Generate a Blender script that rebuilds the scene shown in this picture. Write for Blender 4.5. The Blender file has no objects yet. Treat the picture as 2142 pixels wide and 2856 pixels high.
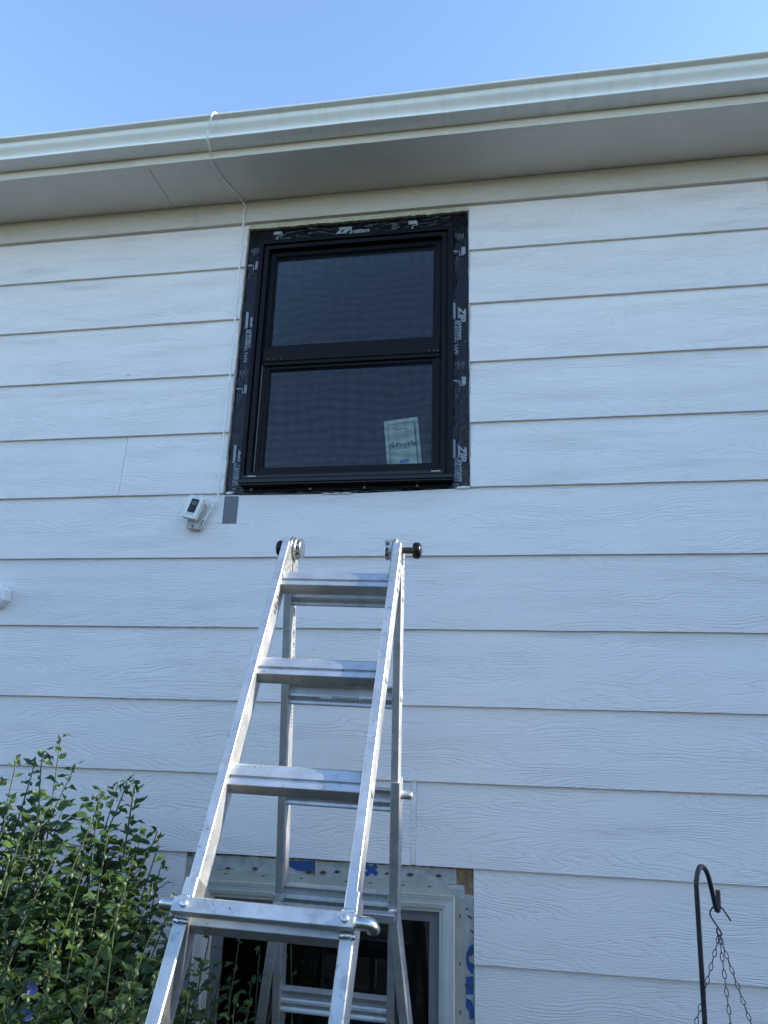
import bpy, bmesh, math, random
from mathutils import Vector, Matrix, noise
R = math.radians
random.seed(7)
scene = bpy.context.scene
COL = scene.collection

# ------------------------------------------------------------------ camera, sky, sun, exposure
FPX, CX, CY = 2022.43, 1071.0, 1428.0            # focal length and centre in photograph pixels
CAM = Vector((0.0, -2.7063, 0.0))
RT = Vector((0.9867251, 0.15996935, 0.02798891))
UP = Vector((0.01900631, -0.28491448, 0.95836449))
FW = Vector((-0.16128339, 0.94511034, 0.2841727))
cam_d = bpy.data.cameras.new('camera'); cam = bpy.data.objects.new('camera', cam_d); COL.objects.link(cam)
cam_d.sensor_fit = 'VERTICAL'; cam_d.sensor_height = 36.0; cam_d.lens = FPX / 2856.0 * 36.0
cam_d.clip_start = 0.05; cam_d.clip_end = 2000
M = Matrix((RT, UP, -FW)).transposed().to_4x4(); M.translation = CAM
cam.matrix_world = M
scene.camera = cam

SUN_EL, SUN_AZ = R(24.0), R(86.3)                # azimuth clockwise from +Y: along the wall, from the right
sdir = Vector((math.sin(SUN_AZ) * math.cos(SUN_EL), math.cos(SUN_AZ) * math.cos(SUN_EL), math.sin(SUN_EL)))
world = bpy.data.worlds.new('World'); scene.world = world; world.use_nodes = True
wn = world.node_tree; wn.nodes.clear()
sky = wn.nodes.new('ShaderNodeTexSky'); sky.sky_type = 'NISHITA'; sky.sun_disc = False
sky.sun_elevation = SUN_EL; sky.sun_rotation = SUN_AZ
sky.altitude = 300; sky.air_density = 1.0; sky.dust_density = 0.3; sky.ozone_density = 2.4
bg = wn.nodes.new('ShaderNodeBackground'); bg.inputs['Strength'].default_value = 0.15
wo = wn.nodes.new('ShaderNodeOutputWorld')
wn.links.new(sky.outputs[0], bg.inputs['Color']); wn.links.new(bg.outputs[0], wo.inputs['Surface'])
sun_d = bpy.data.lights.new('sun', 'SUN'); sun_d.energy = 4.0; sun_d.angle = R(0.5); sun_d.color = (1.0, 0.93, 0.80)
sun = bpy.data.objects.new('sun', sun_d); COL.objects.link(sun)
sun.rotation_euler = (-sdir).to_track_quat('-Z', 'Y').to_euler(); sun.location = (6, 0, 5)
vs = scene.view_settings
vs.view_transform = 'Standard'; vs.look = 'None'; vs.gamma = 1.0; vs.exposure = 1.68
try: vs.use_curve_mapping = False
except Exception: pass
scene.render.engine = 'CYCLES'
scene.render.resolution_x = 768; scene.render.resolution_y = 1024

GZ = -1.70                                       # ground, below the camera
EX = 0.27305                                     # exposure of one siding plank

def ray(u, v):
    return (FW * FPX + RT * (u - CX) - UP * (v - CY)).normalized()
def aty(u, v, y):                                # the point of a vertical plane y = const that shows at u, v
    d = ray(u, v); return CAM + d * ((y - CAM.y) / d.y)
def atz(u, v, z):
    d = ray(u, v); return CAM + d * ((z - CAM.z) / d.z)

# ------------------------------------------------------------------ material helpers
class NT:
    def __init__(s, name):
        s.m = bpy.data.materials.new(name); s.m.use_nodes = True
        s.t = s.m.node_tree; s.t.nodes.clear(); s.out = s.n('ShaderNodeOutputMaterial')
    def n(s, typ, **kw):
        nd = s.t.nodes.new(typ)
        for k, v in kw.items(): setattr(nd, k, v)
        return nd
    def l(s, a, b): s.t.links.new(a, b)
    def math(s, op, a, b=None, c=None, clamp=False):
        nd = s.n('ShaderNodeMath', operation=op); nd.use_clamp = clamp
        for i, x in enumerate((a, b, c)):
            if x is None: continue
            if isinstance(x, (int, float)): nd.inputs[i].default_value = x
            else: s.l(x, nd.inputs[i])
        return nd.outputs[0]
    def mapping(s, vec, scale, loc=None):
        nd = s.n('ShaderNodeMapping'); s.l(vec, nd.inputs['Vector']); nd.inputs['Scale'].default_value = scale
        if loc is not None:
            if isinstance(loc, tuple): nd.inputs['Location'].default_value = loc
            else: s.l(loc, nd.inputs['Location'])
        return nd.outputs[0]
    def noise(s, vec, scale, detail=2.0, rough=0.5, dist=0.0):
        nd = s.n('ShaderNodeTexNoise'); s.l(vec, nd.inputs['Vector'])
        nd.inputs['Scale'].default_value = scale; nd.inputs['Detail'].default_value = detail
        nd.inputs['Roughness'].default_value = rough; nd.inputs['Distortion'].default_value = dist
        return nd.outputs['Fac']
    def ramp(s, fac, stops):
        nd = s.n('ShaderNodeValToRGB'); s.l(fac, nd.inputs[0]); e = nd.color_ramp.elements
        while len(e) < len(stops): e.new(0.5)
        for i, (p, c) in enumerate(stops):
            e[i].position = p; e[i].color = (c, c, c, 1) if isinstance(c, (int, float)) else (*c, 1)
        return nd.outputs[0]
    def mix(s, fac, a, b):
        nd = s.n('ShaderNodeMix', data_type='RGBA')
        for i, x in ((0, fac), (6, a), (7, b)):
            if isinstance(x, (int, float)): nd.inputs[i].default_value = x
            elif isinstance(x, tuple): nd.inputs[i].default_value = (*x, 1)
            else: s.l(x, nd.inputs[i])
        return nd.outputs[2]
    def bsdf(s, base, rough=0.5, metal=0.0, spec=0.5, normal=None):
        nd = s.n('ShaderNodeBsdfPrincipled')
        for k, x in (('Base Color', base), ('Roughness', rough), ('Metallic', metal), ('Specular IOR Level', spec)):
            if isinstance(x, (int, float)): nd.inputs[k].default_value = x
            elif isinstance(x, tuple): nd.inputs[k].default_value = (*x, 1)
            else: s.l(x, nd.inputs[k])
        if normal is not None: s.l(normal, nd.inputs['Normal'])
        return nd
    def bump(s, h, strength=1.0, dist=0.001, normal=None):
        nd = s.n('ShaderNodeBump'); s.l(h, nd.inputs['Height'])
        nd.inputs['Strength'].default_value = strength; nd.inputs['Distance'].default_value = dist
        if normal is not None: s.l(normal, nd.inputs['Normal'])
        return nd.outputs[0]
    def done(s, sh): s.l(sh, s.out.inputs['Surface']); return s.m

def simple(name, col, rough=0.5, metal=0.0, spec=0.5, var=0.12, vscale=25, bump=0.0, bscale=120, dark=None):
    t = NT(name); tc = t.n('ShaderNodeTexCoord').outputs['Object']
    f = t.noise(tc, vscale, 4, 0.6)
    lo = tuple(c * (1 - var) for c in col) if dark is None else dark
    hi = tuple(min(1, c * (1 + var)) for c in col)
    base = t.mix(t.ramp(f, [(0.3, 0.0), (0.7, 1.0)]), lo, hi)
    r = t.math('ADD', t.math('MULTIPLY', f, 0.2), rough - 0.1, clamp=True)
    nrm = t.bump(t.noise(tc, bscale, 3, 0.6), bump, 0.002) if bump else None
    return t.done(t.bsdf(base, r, metal, spec, nrm).outputs[0])

def siding_material(name, col, contour=1.0, weather=(0.78, 0.72, 0.69)):
    t = NT(name); tc = t.n('ShaderNodeTexCoord').outputs['Object']
    rnd = t.n('ShaderNodeObjectInfo').outputs['Random']
    off = t.n('ShaderNodeCombineXYZ'); t.l(t.math('MULTIPLY', rnd, 37.0), off.inputs[0]); t.l(t.math('MULTIPLY', rnd, 91.0), off.inputs[2])
    add = t.n('ShaderNodeVectorMath', operation='ADD'); t.l(tc, add.inputs[0]); t.l(off.outputs[0], add.inputs[1])
    p = add.outputs[0]
    # cathedral grain: contour lines of a stretched field over steady growth lines
    sx = t.n('ShaderNodeSeparateXYZ'); t.l(p, sx.inputs[0])
    field = t.noise(t.mapping(p, (1.0, 1.0, 4.6)), 1.9, 1.5, 0.4)
    wob = t.noise(t.mapping(p, (14.0, 1.0, 34.0)), 1.0, 3.0, 0.62)
    wob2 = t.noise(t.mapping(p, (45.0, 1.0, 90.0)), 1.0, 2.0, 0.6)
    ph = t.math('ADD', t.math('MULTIPLY', field, 19.0 * contour), t.math('MULTIPLY', sx.outputs[2], 64.0))
    ph = t.math('ADD', t.math('ADD', ph, t.math('MULTIPLY', wob, 1.5)), t.math('MULTIPLY', wob2, 0.5))
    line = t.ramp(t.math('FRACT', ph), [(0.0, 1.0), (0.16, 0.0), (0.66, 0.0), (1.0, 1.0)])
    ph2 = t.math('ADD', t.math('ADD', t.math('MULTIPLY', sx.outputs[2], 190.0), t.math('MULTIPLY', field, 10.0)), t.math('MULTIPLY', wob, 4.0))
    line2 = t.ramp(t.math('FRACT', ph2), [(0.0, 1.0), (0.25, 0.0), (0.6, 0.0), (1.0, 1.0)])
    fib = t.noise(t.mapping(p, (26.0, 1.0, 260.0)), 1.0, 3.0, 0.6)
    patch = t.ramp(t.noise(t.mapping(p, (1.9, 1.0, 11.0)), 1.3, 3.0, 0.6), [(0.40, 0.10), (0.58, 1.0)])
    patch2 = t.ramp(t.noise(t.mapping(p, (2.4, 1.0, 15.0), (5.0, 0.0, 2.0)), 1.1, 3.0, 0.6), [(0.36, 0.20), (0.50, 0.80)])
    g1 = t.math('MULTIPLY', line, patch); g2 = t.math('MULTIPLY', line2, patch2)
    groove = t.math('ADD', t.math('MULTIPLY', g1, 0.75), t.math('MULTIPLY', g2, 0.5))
    h = t.math('SUBTRACT', t.math('MULTIPLY', fib, 0.55), groove)
    nrm = t.bump(h, 1.0, 0.0015)
    big = t.noise(t.mapping(p, (0.8, 1.0, 2.2)), 2.0, 4.0, 0.6)
    fine = t.noise(t.mapping(p, (3.0, 1.0, 40.0)), 3.0, 3.0, 0.6)
    dirt = t.ramp(big, [(0.35, 0.0), (0.75, 1.0)])
    c1 = t.mix(t.math('MULTIPLY', dirt, 0.2), col, weather)
    lift = tuple(min(1, c * 1.07) for c in col)
    c2 = t.mix(t.math('MULTIPLY', fine, 0.35), c1, lift)
    groove_shade = tuple(c * 0.62 for c in weather)                 # relief shading painted as a darker tone in the embossed grooves
    c2 = t.mix(t.math('MULTIPLY', g1, 0.08, clamp=True), c2, groove_shade)
    tone = t.math('ADD', t.math('MULTIPLY', rnd, 0.07), 0.965)
    hsv = t.n('ShaderNodeHueSaturation'); t.l(c2, hsv.inputs['Color']); t.l(tone, hsv.inputs['Value'])
    return t.done(t.bsdf(hsv.outputs[0], 0.55, 0.0, 0.35, nrm).outputs[0])

def aluminium(name, grain=(220.0, 220.0, 4.0), base=0.56, rough=0.44, dirt=0.6):
    t = NT(name); tc = t.n('ShaderNodeTexCoord').outputs['Object']
    cloud = t.noise(tc, 14, 5, 0.65)
    streak = t.noise(t.mapping(tc, grain), 1.0, 3, 0.6)
    spot = t.ramp(t.noise(tc, 55, 4, 0.7), [(0.63, 0.0), (0.70, 1.0)])
    blot = t.ramp(t.noise(t.mapping(tc, (1, 1, 1), (3.1, 7.7, 1.2)), 22, 5, 0.7), [(0.52, 0.0), (0.66, 1.0)])
    c = t.mix(t.ramp(cloud, [(0.3, 0.0), (0.7, 1.0)]), (base * 0.84, base * 0.86, base * 0.88), (base * 1.12, base * 1.12, base * 1.13))
    c = t.mix(t.math('MULTIPLY', blot, dirt), c, (0.33, 0.34, 0.36))
    c = t.mix(t.math('MULTIPLY', spot, dirt * 1.4, clamp=True), c, (0.12, 0.12, 0.13))
    r = t.math('ADD', t.math('MULTIPLY', cloud, 0.22), rough - 0.08)
    r = t.math('ADD', r, t.math('MULTIPLY', blot, 0.12))
    nrm = t.bump(t.math('ADD', streak, t.math('MULTIPLY', t.noise(tc, 90, 3, 0.6), 0.5)), 0.35, 0.0006)
    return t.done(t.bsdf(c, r, 0.87, 0.5, nrm).outputs[0])

def glass(name, tint=(0.9, 0.93, 0.95)):
    t = NT(name); tr = t.n('ShaderNodeBsdfTransparent'); tr.inputs[0].default_value = (*tint, 1)
    gl = t.n('ShaderNodeBsdfGlossy'); gl.inputs['Roughness'].default_value = 0.01
    tc = t.n('ShaderNodeTexCoord').outputs['Object']
    t.l(t.bump(t.noise(tc, 3.0, 1), 0.05, 0.004), gl.inputs['Normal'])
    fr = t.n('ShaderNodeFresnel'); fr.inputs[0].default_value = 1.5
    f = t.math('MULTIPLY', fr.outputs[0], 1.15, clamp=True)      # both faces of the double glazing
    mx = t.n('ShaderNodeMixShader'); t.l(f, mx.inputs[0]); t.l(tr.outputs[0], mx.inputs[1]); t.l(gl.outputs[0], mx.inputs[2])
    return t.done(mx.outputs[0])

def insect_screen_material():
    t = NT('insect_screen_mesh'); tc = t.n('ShaderNodeTexCoord').outputs['Object']
    sx = t.n('ShaderNodeSeparateXYZ'); t.l(tc, sx.inputs[0])
    sag = t.noise(tc, 3.2, 2, 0.5)
    a = t.math('SINE', t.math('ADD', t.math('MULTIPLY', sx.outputs[2], 150.0), t.math('MULTIPLY', sag, 22.0)))
    b = t.math('SINE', t.math('ADD', t.math('MULTIPLY', sx.outputs[0], 120.0), t.math('MULTIPLY', sag, -18.0)))
    w = t.math('ADD', t.math('MULTIPLY', a, 0.075), t.math('MULTIPLY', b, 0.04))
    fac = t.math('ADD', w, 0.30)
    tr = t.n('ShaderNodeBsdfTransparent')
    d = t.n('ShaderNodeBsdfDiffuse'); d.inputs[0].default_value = (0.030, 0.036, 0.048, 1)
    mx = t.n('ShaderNodeMixShader'); t.l(fac, mx.inputs[0]); t.l(tr.outputs[0], mx.inputs[1]); t.l(d.outputs[0], mx.inputs[2])
    return t.done(mx.outputs[0])

def leaf_material(name, dark, light, trans):
    t = NT(name); g = t.n('ShaderNodeNewGeometry'); p = g.outputs['Position']
    f = t.noise(p, 9.0, 3, 0.6); v = t.noise(p, 160.0, 2, 0.6)
    c = t.mix(t.ramp(f, [(0.32, 0.0), (0.68, 1.0)]), dark, light)
    c = t.mix(t.math('MULTIPLY', v, 0.25), c, tuple(min(1, x * 1.5) for x in light))
    b = t.bsdf(c, 0.45, 0.0, 0.35)
    tl = t.n('ShaderNodeBsdfTranslucent'); tl.inputs[0].default_value = (*trans, 1)
    mx = t.n('ShaderNodeMixShader'); mx.inputs[0].default_value = 0.28
    t.l(b.outputs[0], mx.inputs[1]); t.l(tl.outputs[0], mx.inputs[2])
    return t.done(mx.outputs[0])

def streaked(name, col, dirt):
    t = NT(name); tc = t.n('ShaderNodeTexCoord').outputs['Object']
    a = t.noise(t.mapping(tc, (26.0, 4.0, 3.0)), 1.0, 4, 0.65); b = t.noise(tc, 2.3, 3, 0.6); c = t.noise(tc, 130, 3, 0.7)
    f = t.math('MULTIPLY', t.ramp(a, [(0.48, 0.0), (0.75, 1.0)]), t.ramp(b, [(0.35, 0.1), (0.65, 0.7)]))
    f = t.math('ADD', f, t.math('MULTIPLY', t.ramp(c, [(0.68, 0.0), (0.74, 1.0)]), 0.35), clamp=True)
    return t.done(t.bsdf(t.mix(f, col, dirt), t.math('ADD', t.math('MULTIPLY', a, 0.2), 0.34), 0.0, 0.5, t.bump(t.noise(tc, 9, 2), 0.12, 0.004)).outputs[0])

MT = dict(
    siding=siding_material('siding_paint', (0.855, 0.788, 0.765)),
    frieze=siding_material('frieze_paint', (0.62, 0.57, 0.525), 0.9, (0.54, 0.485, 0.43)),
    soffit=simple('soffit_paint', (0.80, 0.73, 0.66), 0.7, var=0.05, vscale=5, bump=0.15, bscale=300),
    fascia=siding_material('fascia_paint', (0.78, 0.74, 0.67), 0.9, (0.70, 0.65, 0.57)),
    gutter=streaked('gutter_enamel', (0.90, 0.875, 0.825), (0.76, 0.72, 0.65)),
    edge=simple('cut_fibre_cement', (0.42, 0.38, 0.31), 0.9, var=0.3, vscale=90, bump=0.5, bscale=300),
    caulk=simple('old_caulk', (0.50, 0.45, 0.34), 0.8, var=0.25, vscale=60, bump=0.6, bscale=150),
    caulk_white=simple('white_caulk', (0.8, 0.8, 0.78), 0.5, var=0.1, bump=0.4),
    black=simple('black_vinyl', (0.006, 0.006, 0.008), 0.36, var=0.15, spec=0.14),
    black2=simple('black_satin_sill', (0.006, 0.006, 0.007), 0.30, var=0.15, spec=0.35),
    tape=simple('black_flashing_tape', (0.006, 0.006, 0.008), 0.19, var=0.25, vscale=40, spec=0.32, bump=0.5, bscale=70),
    print=simple('grey_white_print', (0.30, 0.32, 0.36), 0.45, var=0.08),
    printdim=simple('faded_print', (0.13, 0.14, 0.16), 0.45, var=0.1),
    glass=glass('window_glass'), screen=insect_screen_material(),
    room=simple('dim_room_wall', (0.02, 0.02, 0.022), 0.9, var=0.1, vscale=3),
    paper=simple('notice_paper', (0.44, 0.54, 0.48), 0.8, var=0.03),
    ink=simple('grey_green_ink', (0.14, 0.18, 0.18), 0.8, var=0.05),
    ink2=simple('blue_ink', (0.15, 0.24, 0.50), 0.8, var=0.25, vscale=300),
    sheath=simple('oriented_strand_board', (0.28, 0.17, 0.09), 0.85, var=0.5, vscale=70, bump=0.8, bscale=60),
    darkgap=simple('dark_sheathing', (0.05, 0.04, 0.035), 0.9, var=0.3),
    wrap=simple('silver_house_wrap', (0.42, 0.425, 0.41), 0.38, var=0.22, vscale=30, bump=0.6, bscale=45, spec=0.6),
    wrapblue=simple('blue_wrap_print', (0.03, 0.085, 0.27), 0.45, var=0.2, vscale=60),
    tear=simple('brown_tear', (0.10, 0.065, 0.045), 0.9, var=0.5, vscale=200),
    flange=simple('beige_nail_flange', (0.40, 0.375, 0.32), 0.55, var=0.1, vscale=12),
    vinyl=simple('white_vinyl', (0.62, 0.605, 0.55), 0.38, var=0.05, vscale=9),
    vinyl_dull=simple('dull_sash_vinyl', (0.20, 0.20, 0.20), 0.5, var=0.1),
    steel=simple('zinc_steel', (0.62, 0.63, 0.64), 0.3, 0.9, var=0.15, vscale=60),
    chrome=simple('worn_chrome', (0.60, 0.60, 0.60), 0.22, 1.0, var=0.12, vscale=40),
    castalu=simple('cast_hinge_metal', (0.46, 0.47, 0.46), 0.42, 0.85, var=0.3, vscale=60, bump=0.3, bscale=150),
    rust=simple('rusty_pin', (0.075, 0.05, 0.035), 0.7, 0.4, var=0.4, vscale=120),
    rubber=simple('black_rubber', (0.006, 0.006, 0.007), 0.34, var=0.2, spec=0.3),
    rivet=simple('dark_rivet', (0.16, 0.16, 0.17), 0.5, 0.7, var=0.2),
    alu=aluminium('worn_aluminium'), alu2=aluminium('rung_aluminium', (4.0, 220.0, 220.0), 0.57, 0.44, 0.4),
    weld=simple('weld_bead', (0.62, 0.62, 0.60), 0.26, 1.0, var=0.25, vscale=150, bump=0.8, bscale=180),
    decal=simple('black_decal_ink', (0.03, 0.03, 0.035), 0.5, var=0.1),
    decalbg=simple('worn_silver_decal', (0.50, 0.51, 0.52), 0.4, var=0.1, vscale=80),
    cable=simple('white_cable', (0.88, 0.88, 0.86), 0.5, var=0.05),
    camwhite=simple('cream_plastic', (0.80, 0.79, 0.72), 0.4, var=0.03),
    camblack=simple('glossy_black_plastic', (0.012, 0.012, 0.013), 0.12, var=0.1),
    lens=simple('lens_ring', (0.05, 0.05, 0.055), 0.15, var=0.1),
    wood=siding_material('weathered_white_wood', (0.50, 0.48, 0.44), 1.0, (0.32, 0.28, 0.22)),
    greytape=simple('grey_tape', (0.15, 0.15, 0.155), 0.5, var=0.1, vscale=60, bump=0.3, bscale=60),
    whiteplastic=simple('white_plastic', (0.80, 0.82, 0.82), 0.4, var=0.03),
    iron=simple('black_iron', (0.018, 0.018, 0.020), 0.45, 0.0, var=0.3, vscale=80, spec=0.5),
    wire=simple('black_wire', (0.015, 0.016, 0.022), 0.5, var=0.2),
    leaf=leaf_material('shrub_leaf', (0.017, 0.039, 0.017), (0.041, 0.078, 0.027), (0.16, 0.28, 0.045)),
    young=leaf_material('young_leaf', (0.034, 0.066, 0.019), (0.072, 0.118, 0.031), (0.22, 0.36, 0.05)),
    stem=simple('green_stem', (0.055, 0.075, 0.035), 0.6, var=0.3, vscale=30),
    bud=simple('green_bud', (0.06, 0.10, 0.045), 0.55, var=0.25, vscale=90),
    petal=simple('violet_petal', (0.20, 0.21, 0.42), 0.6, var=0.2, vscale=90),
    lawn=simple('dry_lawn', (0.050, 0.050, 0.034), 0.95, var=0.45, vscale=3, bump=0.5, bscale=30),
    roof=simple('asphalt_shingle', (0.10, 0.095, 0.09), 0.95, var=0.3, vscale=20, bump=0.8, bscale=90),
    soil=simple('bark_mulch', (0.058, 0.045, 0.035), 0.95, var=0.4, vscale=40, bump=0.9, bscale=60),
)

# ------------------------------------------------------------------ object helpers
def link(o, parent=None):
    COL.objects.link(o)
    if parent is not None:
        o.parent = parent; o.matrix_parent_inverse = Matrix.Translation(-wloc(parent))
    return o
WL = {}
def wloc(p): return WL.get(p.name, Vector((0, 0, 0)))
def thing(name, label, cat, loc=(0, 0, 0), group=None):
    o = bpy.data.objects.new(name, None); COL.objects.link(o); o.location = loc; o.empty_display_size = 0.05
    WL[o.name] = Vector(loc); o['label'] = label; o['category'] = cat
    if group: o['group'] = group
    return o
def tag(o, label, cat, group=None):
    o['label'] = label; o['category'] = cat
    if group: o['group'] = group
    return o
def mesh(name, verts, faces, m, parent=None, smooth=False):
    me = bpy.data.meshes.new(name); me.from_pydata([tuple(v) for v in verts], [], faces)
    me.materials.append(MT[m] if isinstance(m, str) else m)
    bm = bmesh.new(); bm.from_mesh(me); bmesh.ops.recalc_face_normals(bm, faces=bm.faces); bm.to_mesh(me); bm.free()
    if smooth: me.polygons.foreach_set('use_smooth', [True] * len(me.polygons))
    return link(bpy.data.objects.new(name, me), parent)
class MB:
    def __init__(s): s.v = []; s.f = []
    def add(s, vs, fs):
        o = len(s.v); s.v += [Vector(v) for v in vs]; s.f += [tuple(i + o for i in f) for f in fs]; return s
    def box(s, x0, x1, y0, y1, z0, z1):
        return s.obox(Vector(((x0 + x1) / 2, (y0 + y1) / 2, (z0 + z1) / 2)), Vector((1, 0, 0)), Vector((0, 1, 0)), Vector((0, 0, 1)),
                      abs(x1 - x0) / 2, abs(y1 - y0) / 2, abs(z1 - z0) / 2)
    def obox(s, c, a, b, d, ha, hb, hd, bev=0.0):
        if bev <= 0:
            vs = [c + a * (i * ha) + b * (j * hb) + d * (k * hd) for i in (-1, 1) for j in (-1, 1) for k in (-1, 1)]
            return s.add(vs, [(0, 1, 3, 2), (4, 6, 7, 5), (0, 4, 5, 1), (2, 3, 7, 6), (0, 2, 6, 4), (1, 5, 7, 3)])
        # chamfered section in a/b, extruded along d
        sec = [(ha - bev, hb), (ha, hb - bev), (ha, -hb + bev), (ha - bev, -hb), (-ha + bev, -hb), (-ha, -hb + bev), (-ha, hb - bev), (-ha + bev, hb)]
        return s.extr([(p, q) for p, q in sec], c - d * hd, c + d * hd, a, b)
    def extr(s, sec, p0, p1, a, b):
        n = len(sec)
        vs = [p0 + a * x + b * y for x, y in sec] + [p1 + a * x + b * y for x, y in sec]
        fs = [(i, (i + 1) % n, (i + 1) % n + n, i + n) for i in range(n)] + [tuple(range(n))[::-1], tuple(range(n, 2 * n))]
        return s.add(vs, fs)
    def tube(s, pts, r, seg=8, cap=True, radii=None):
        pts = [Vector(p) for p in pts]; n = len(pts); t0 = (pts[1] - pts[0]).normalized()
        ref = Vector((0, 0, 1)) if abs(t0.z) < 0.9 else Vector((1, 0, 0))
        u = t0.cross(ref).normalized(); vs = []
        for i, p in enumerate(pts):
            t = (pts[min(i + 1, n - 1)] - pts[max(i - 1, 0)]).normalized()
            u = (u - t * u.dot(t)).normalized(); w = t.cross(u)
            rr = radii[i] if radii else r
            for k in range(seg):
                a = 2 * math.pi * k / seg; vs.append(p + u * (math.cos(a) * rr) + w * (math.sin(a) * rr))
        fs = [(i * seg + k, i * seg + (k + 1) % seg, (i + 1) * seg + (k + 1) % seg, (i + 1) * seg + k) for i in range(n - 1) for k in range(seg)]
        if cap: fs += [tuple(range(seg))[::-1], tuple(range((n - 1) * seg, n * seg))]
        return s.add(vs, fs)
    def disc(s, c, ax, r, h, seg=28, bev=0.0):        # cylinder about ax, centred on c
        ax = ax.normalized()
        if bev: return s.tube([c - ax * h / 2, c - ax * (h / 2 - bev), c + ax * (h / 2 - bev), c + ax * h / 2], r, seg, True, [r - bev, r, r, r - bev])
        return s.tube([c - ax * h / 2, c + ax * h / 2], r, seg)
    def ball(s, c, r, sq=(1, 1, 1), rings=6, seg=10):
        vs = [c + Vector((0, 0, r * sq[2]))]; fs = []
        for i in range(1, rings):
            a = math.pi * i / rings
            for k in range(seg):
                b = 2 * math.pi * k / seg
                vs.append(c + Vector((r * sq[0] * math.sin(a) * math.cos(b), r * sq[1] * math.sin(a) * math.sin(b), r * sq[2] * math.cos(a))))
        vs.append(c - Vector((0, 0, r * sq[2]))); L = len(vs) - 1
        for k in range(seg): fs.append((0, 1 + k, 1 + (k + 1) % seg)); fs.append((L, L - seg + (k + 1) % seg, L - seg + k))
        for i in range(rings - 2):
            for k in range(seg):
                o = 1 + i * seg; fs.append((o + k, o + seg + k, o + seg + (k + 1) % seg, o + (k + 1) % seg))
        return s.add(vs, fs)
    def build(s, name, m, parent=None, smooth=False): return mesh(name, s.v, s.f, m, parent, smooth)

def smooth_angle(o, ang=40):
    me = o.data; me.polygons.foreach_set('use_smooth', [True] * len(me.polygons))
    try: me.set_sharp_from_angle(angle=R(ang))
    except Exception: pass
    return o
def poly_slab(name, outline, yfront, thick, m, parent):
    """outline in (x, z); front face at yfront(z), back face thick behind it"""
    n = len(outline)
    vs = [(x, yfront(z), z) for x, z in outline] + [(x, yfront(z) + thick, z) for x, z in outline]
    fs = [tuple(range(n)), tuple(range(n, 2 * n))[::-1]] + [(i, (i + 1) % n, (i + 1) % n + n, i + n) for i in range(n)]
    return mesh(name, vs, fs, m, parent)
def frame_loft(name, rect, prof, m, parent, bottom_inset=None):
    """mitred frame: profile of (inset, y) swept round a rectangle x0, x1, z0, z1"""
    x0, x1, z0, z1 = rect; vs = []; fs = []
    for ins, y in prof: vs += [(x0 + ins, y, z0 + ins), (x1 - ins, y, z0 + ins), (x1 - ins, y, z1 - ins), (x0 + ins, y, z1 - ins)]
    for i in range(len(prof) - 1):
        for k in range(4): fs.append((i * 4 + k, i * 4 + (k + 1) % 4, i * 4 + 4 + (k + 1) % 4, i * 4 + 4 + k))
    return mesh(name, vs, fs, m, parent)
def text_verts(body, size, shear=0.0, bold=0.0, align='LEFT', spacing=1.0):
    cu = bpy.data.curves.new('lettering', 'FONT'); cu.body = body; cu.size = size; cu.shear = shear; cu.offset = bold
    cu.align_x = align; cu.space_character = spacing; cu.resolution_u = 3; cu.fill_mode = 'FRONT'
    o = bpy.data.objects.new('lettering', cu); COL.objects.link(o)
    dg = bpy.context.evaluated_depsgraph_get(); me = o.evaluated_get(dg).to_mesh()
    vs = [v.co.copy() for v in me.vertices]; fs = [tuple(p.vertices) for p in me.polygons]
    o.evaluated_get(dg).to_mesh_clear(); bpy.data.objects.remove(o); bpy.data.curves.remove(cu)
    return vs, fs
def jit(a): return random.uniform(-a, a)

# ------------------------------------------------------------------ ground
gm = MB(); N = 24
gv = []; gf = []
def gco(i): t = (i / N) * 2 - 1; return math.copysign(abs(t) ** 3, t) * 900
for j in range(N + 1):
    for i in range(N + 1):
        x, y = gco(i), gco(j); gv.append((x, y, GZ - (0.0 if abs(x) < 30 and abs(y) < 30 else 0.2)))
for j in range(N):
    for i in range(N): gf.append((j * (N + 1) + i, j * (N + 1) + i + 1, (j + 1) * (N + 1) + i + 1, (j + 1) * (N + 1) + i))
lawn = mesh('lawn', gv, gf, 'lawn'); lawn['kind'] = 'structure'; lawn['label'] = 'lawn round the house'
bed = MB(); bed.box(-4.0, 3.2, -2.1, 0.0, GZ - 0.05, GZ + 0.02)  # unseen bed, carried further out to darken the ground bounce
bd = bed.build('planting_bed', 'soil'); bd['kind'] = 'structure'

# ------------------------------------------------------------------ house
WX0, WX1 = -4.2, 3.4
house = thing('house', 'pale grey lap-sided house with white gutter, black upper window and half-stripped lower window', 'house', (0, 0.5, GZ))
LINES = {1: (-.0017, 1.9944), 2: (.0018, 1.7302), 3: (.0005, 1.4564), 4: (.0016, 1.1853), 5: (.0010, .9110), 6: (-.0017, .6360),
         7: (-.0037, .3533), 8: (-.0012, .0784), 9: (.0007, -.1796), 10: (0.0, -.4502), 11: (.0035, -.7342)}
for k in range(12, 16): LINES[k] = (0.001, -.7342 - EX * (k - 11))
def zl(k, x): a, b = LINES[k]; return a * x + b
U = (-1.1405, -0.1215, 0.908, 2.208)              # upper opening x0, x1, z0, z1
LW = (-1.1535, -0.1190, -1.50, -0.4506)           # lower opening

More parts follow.
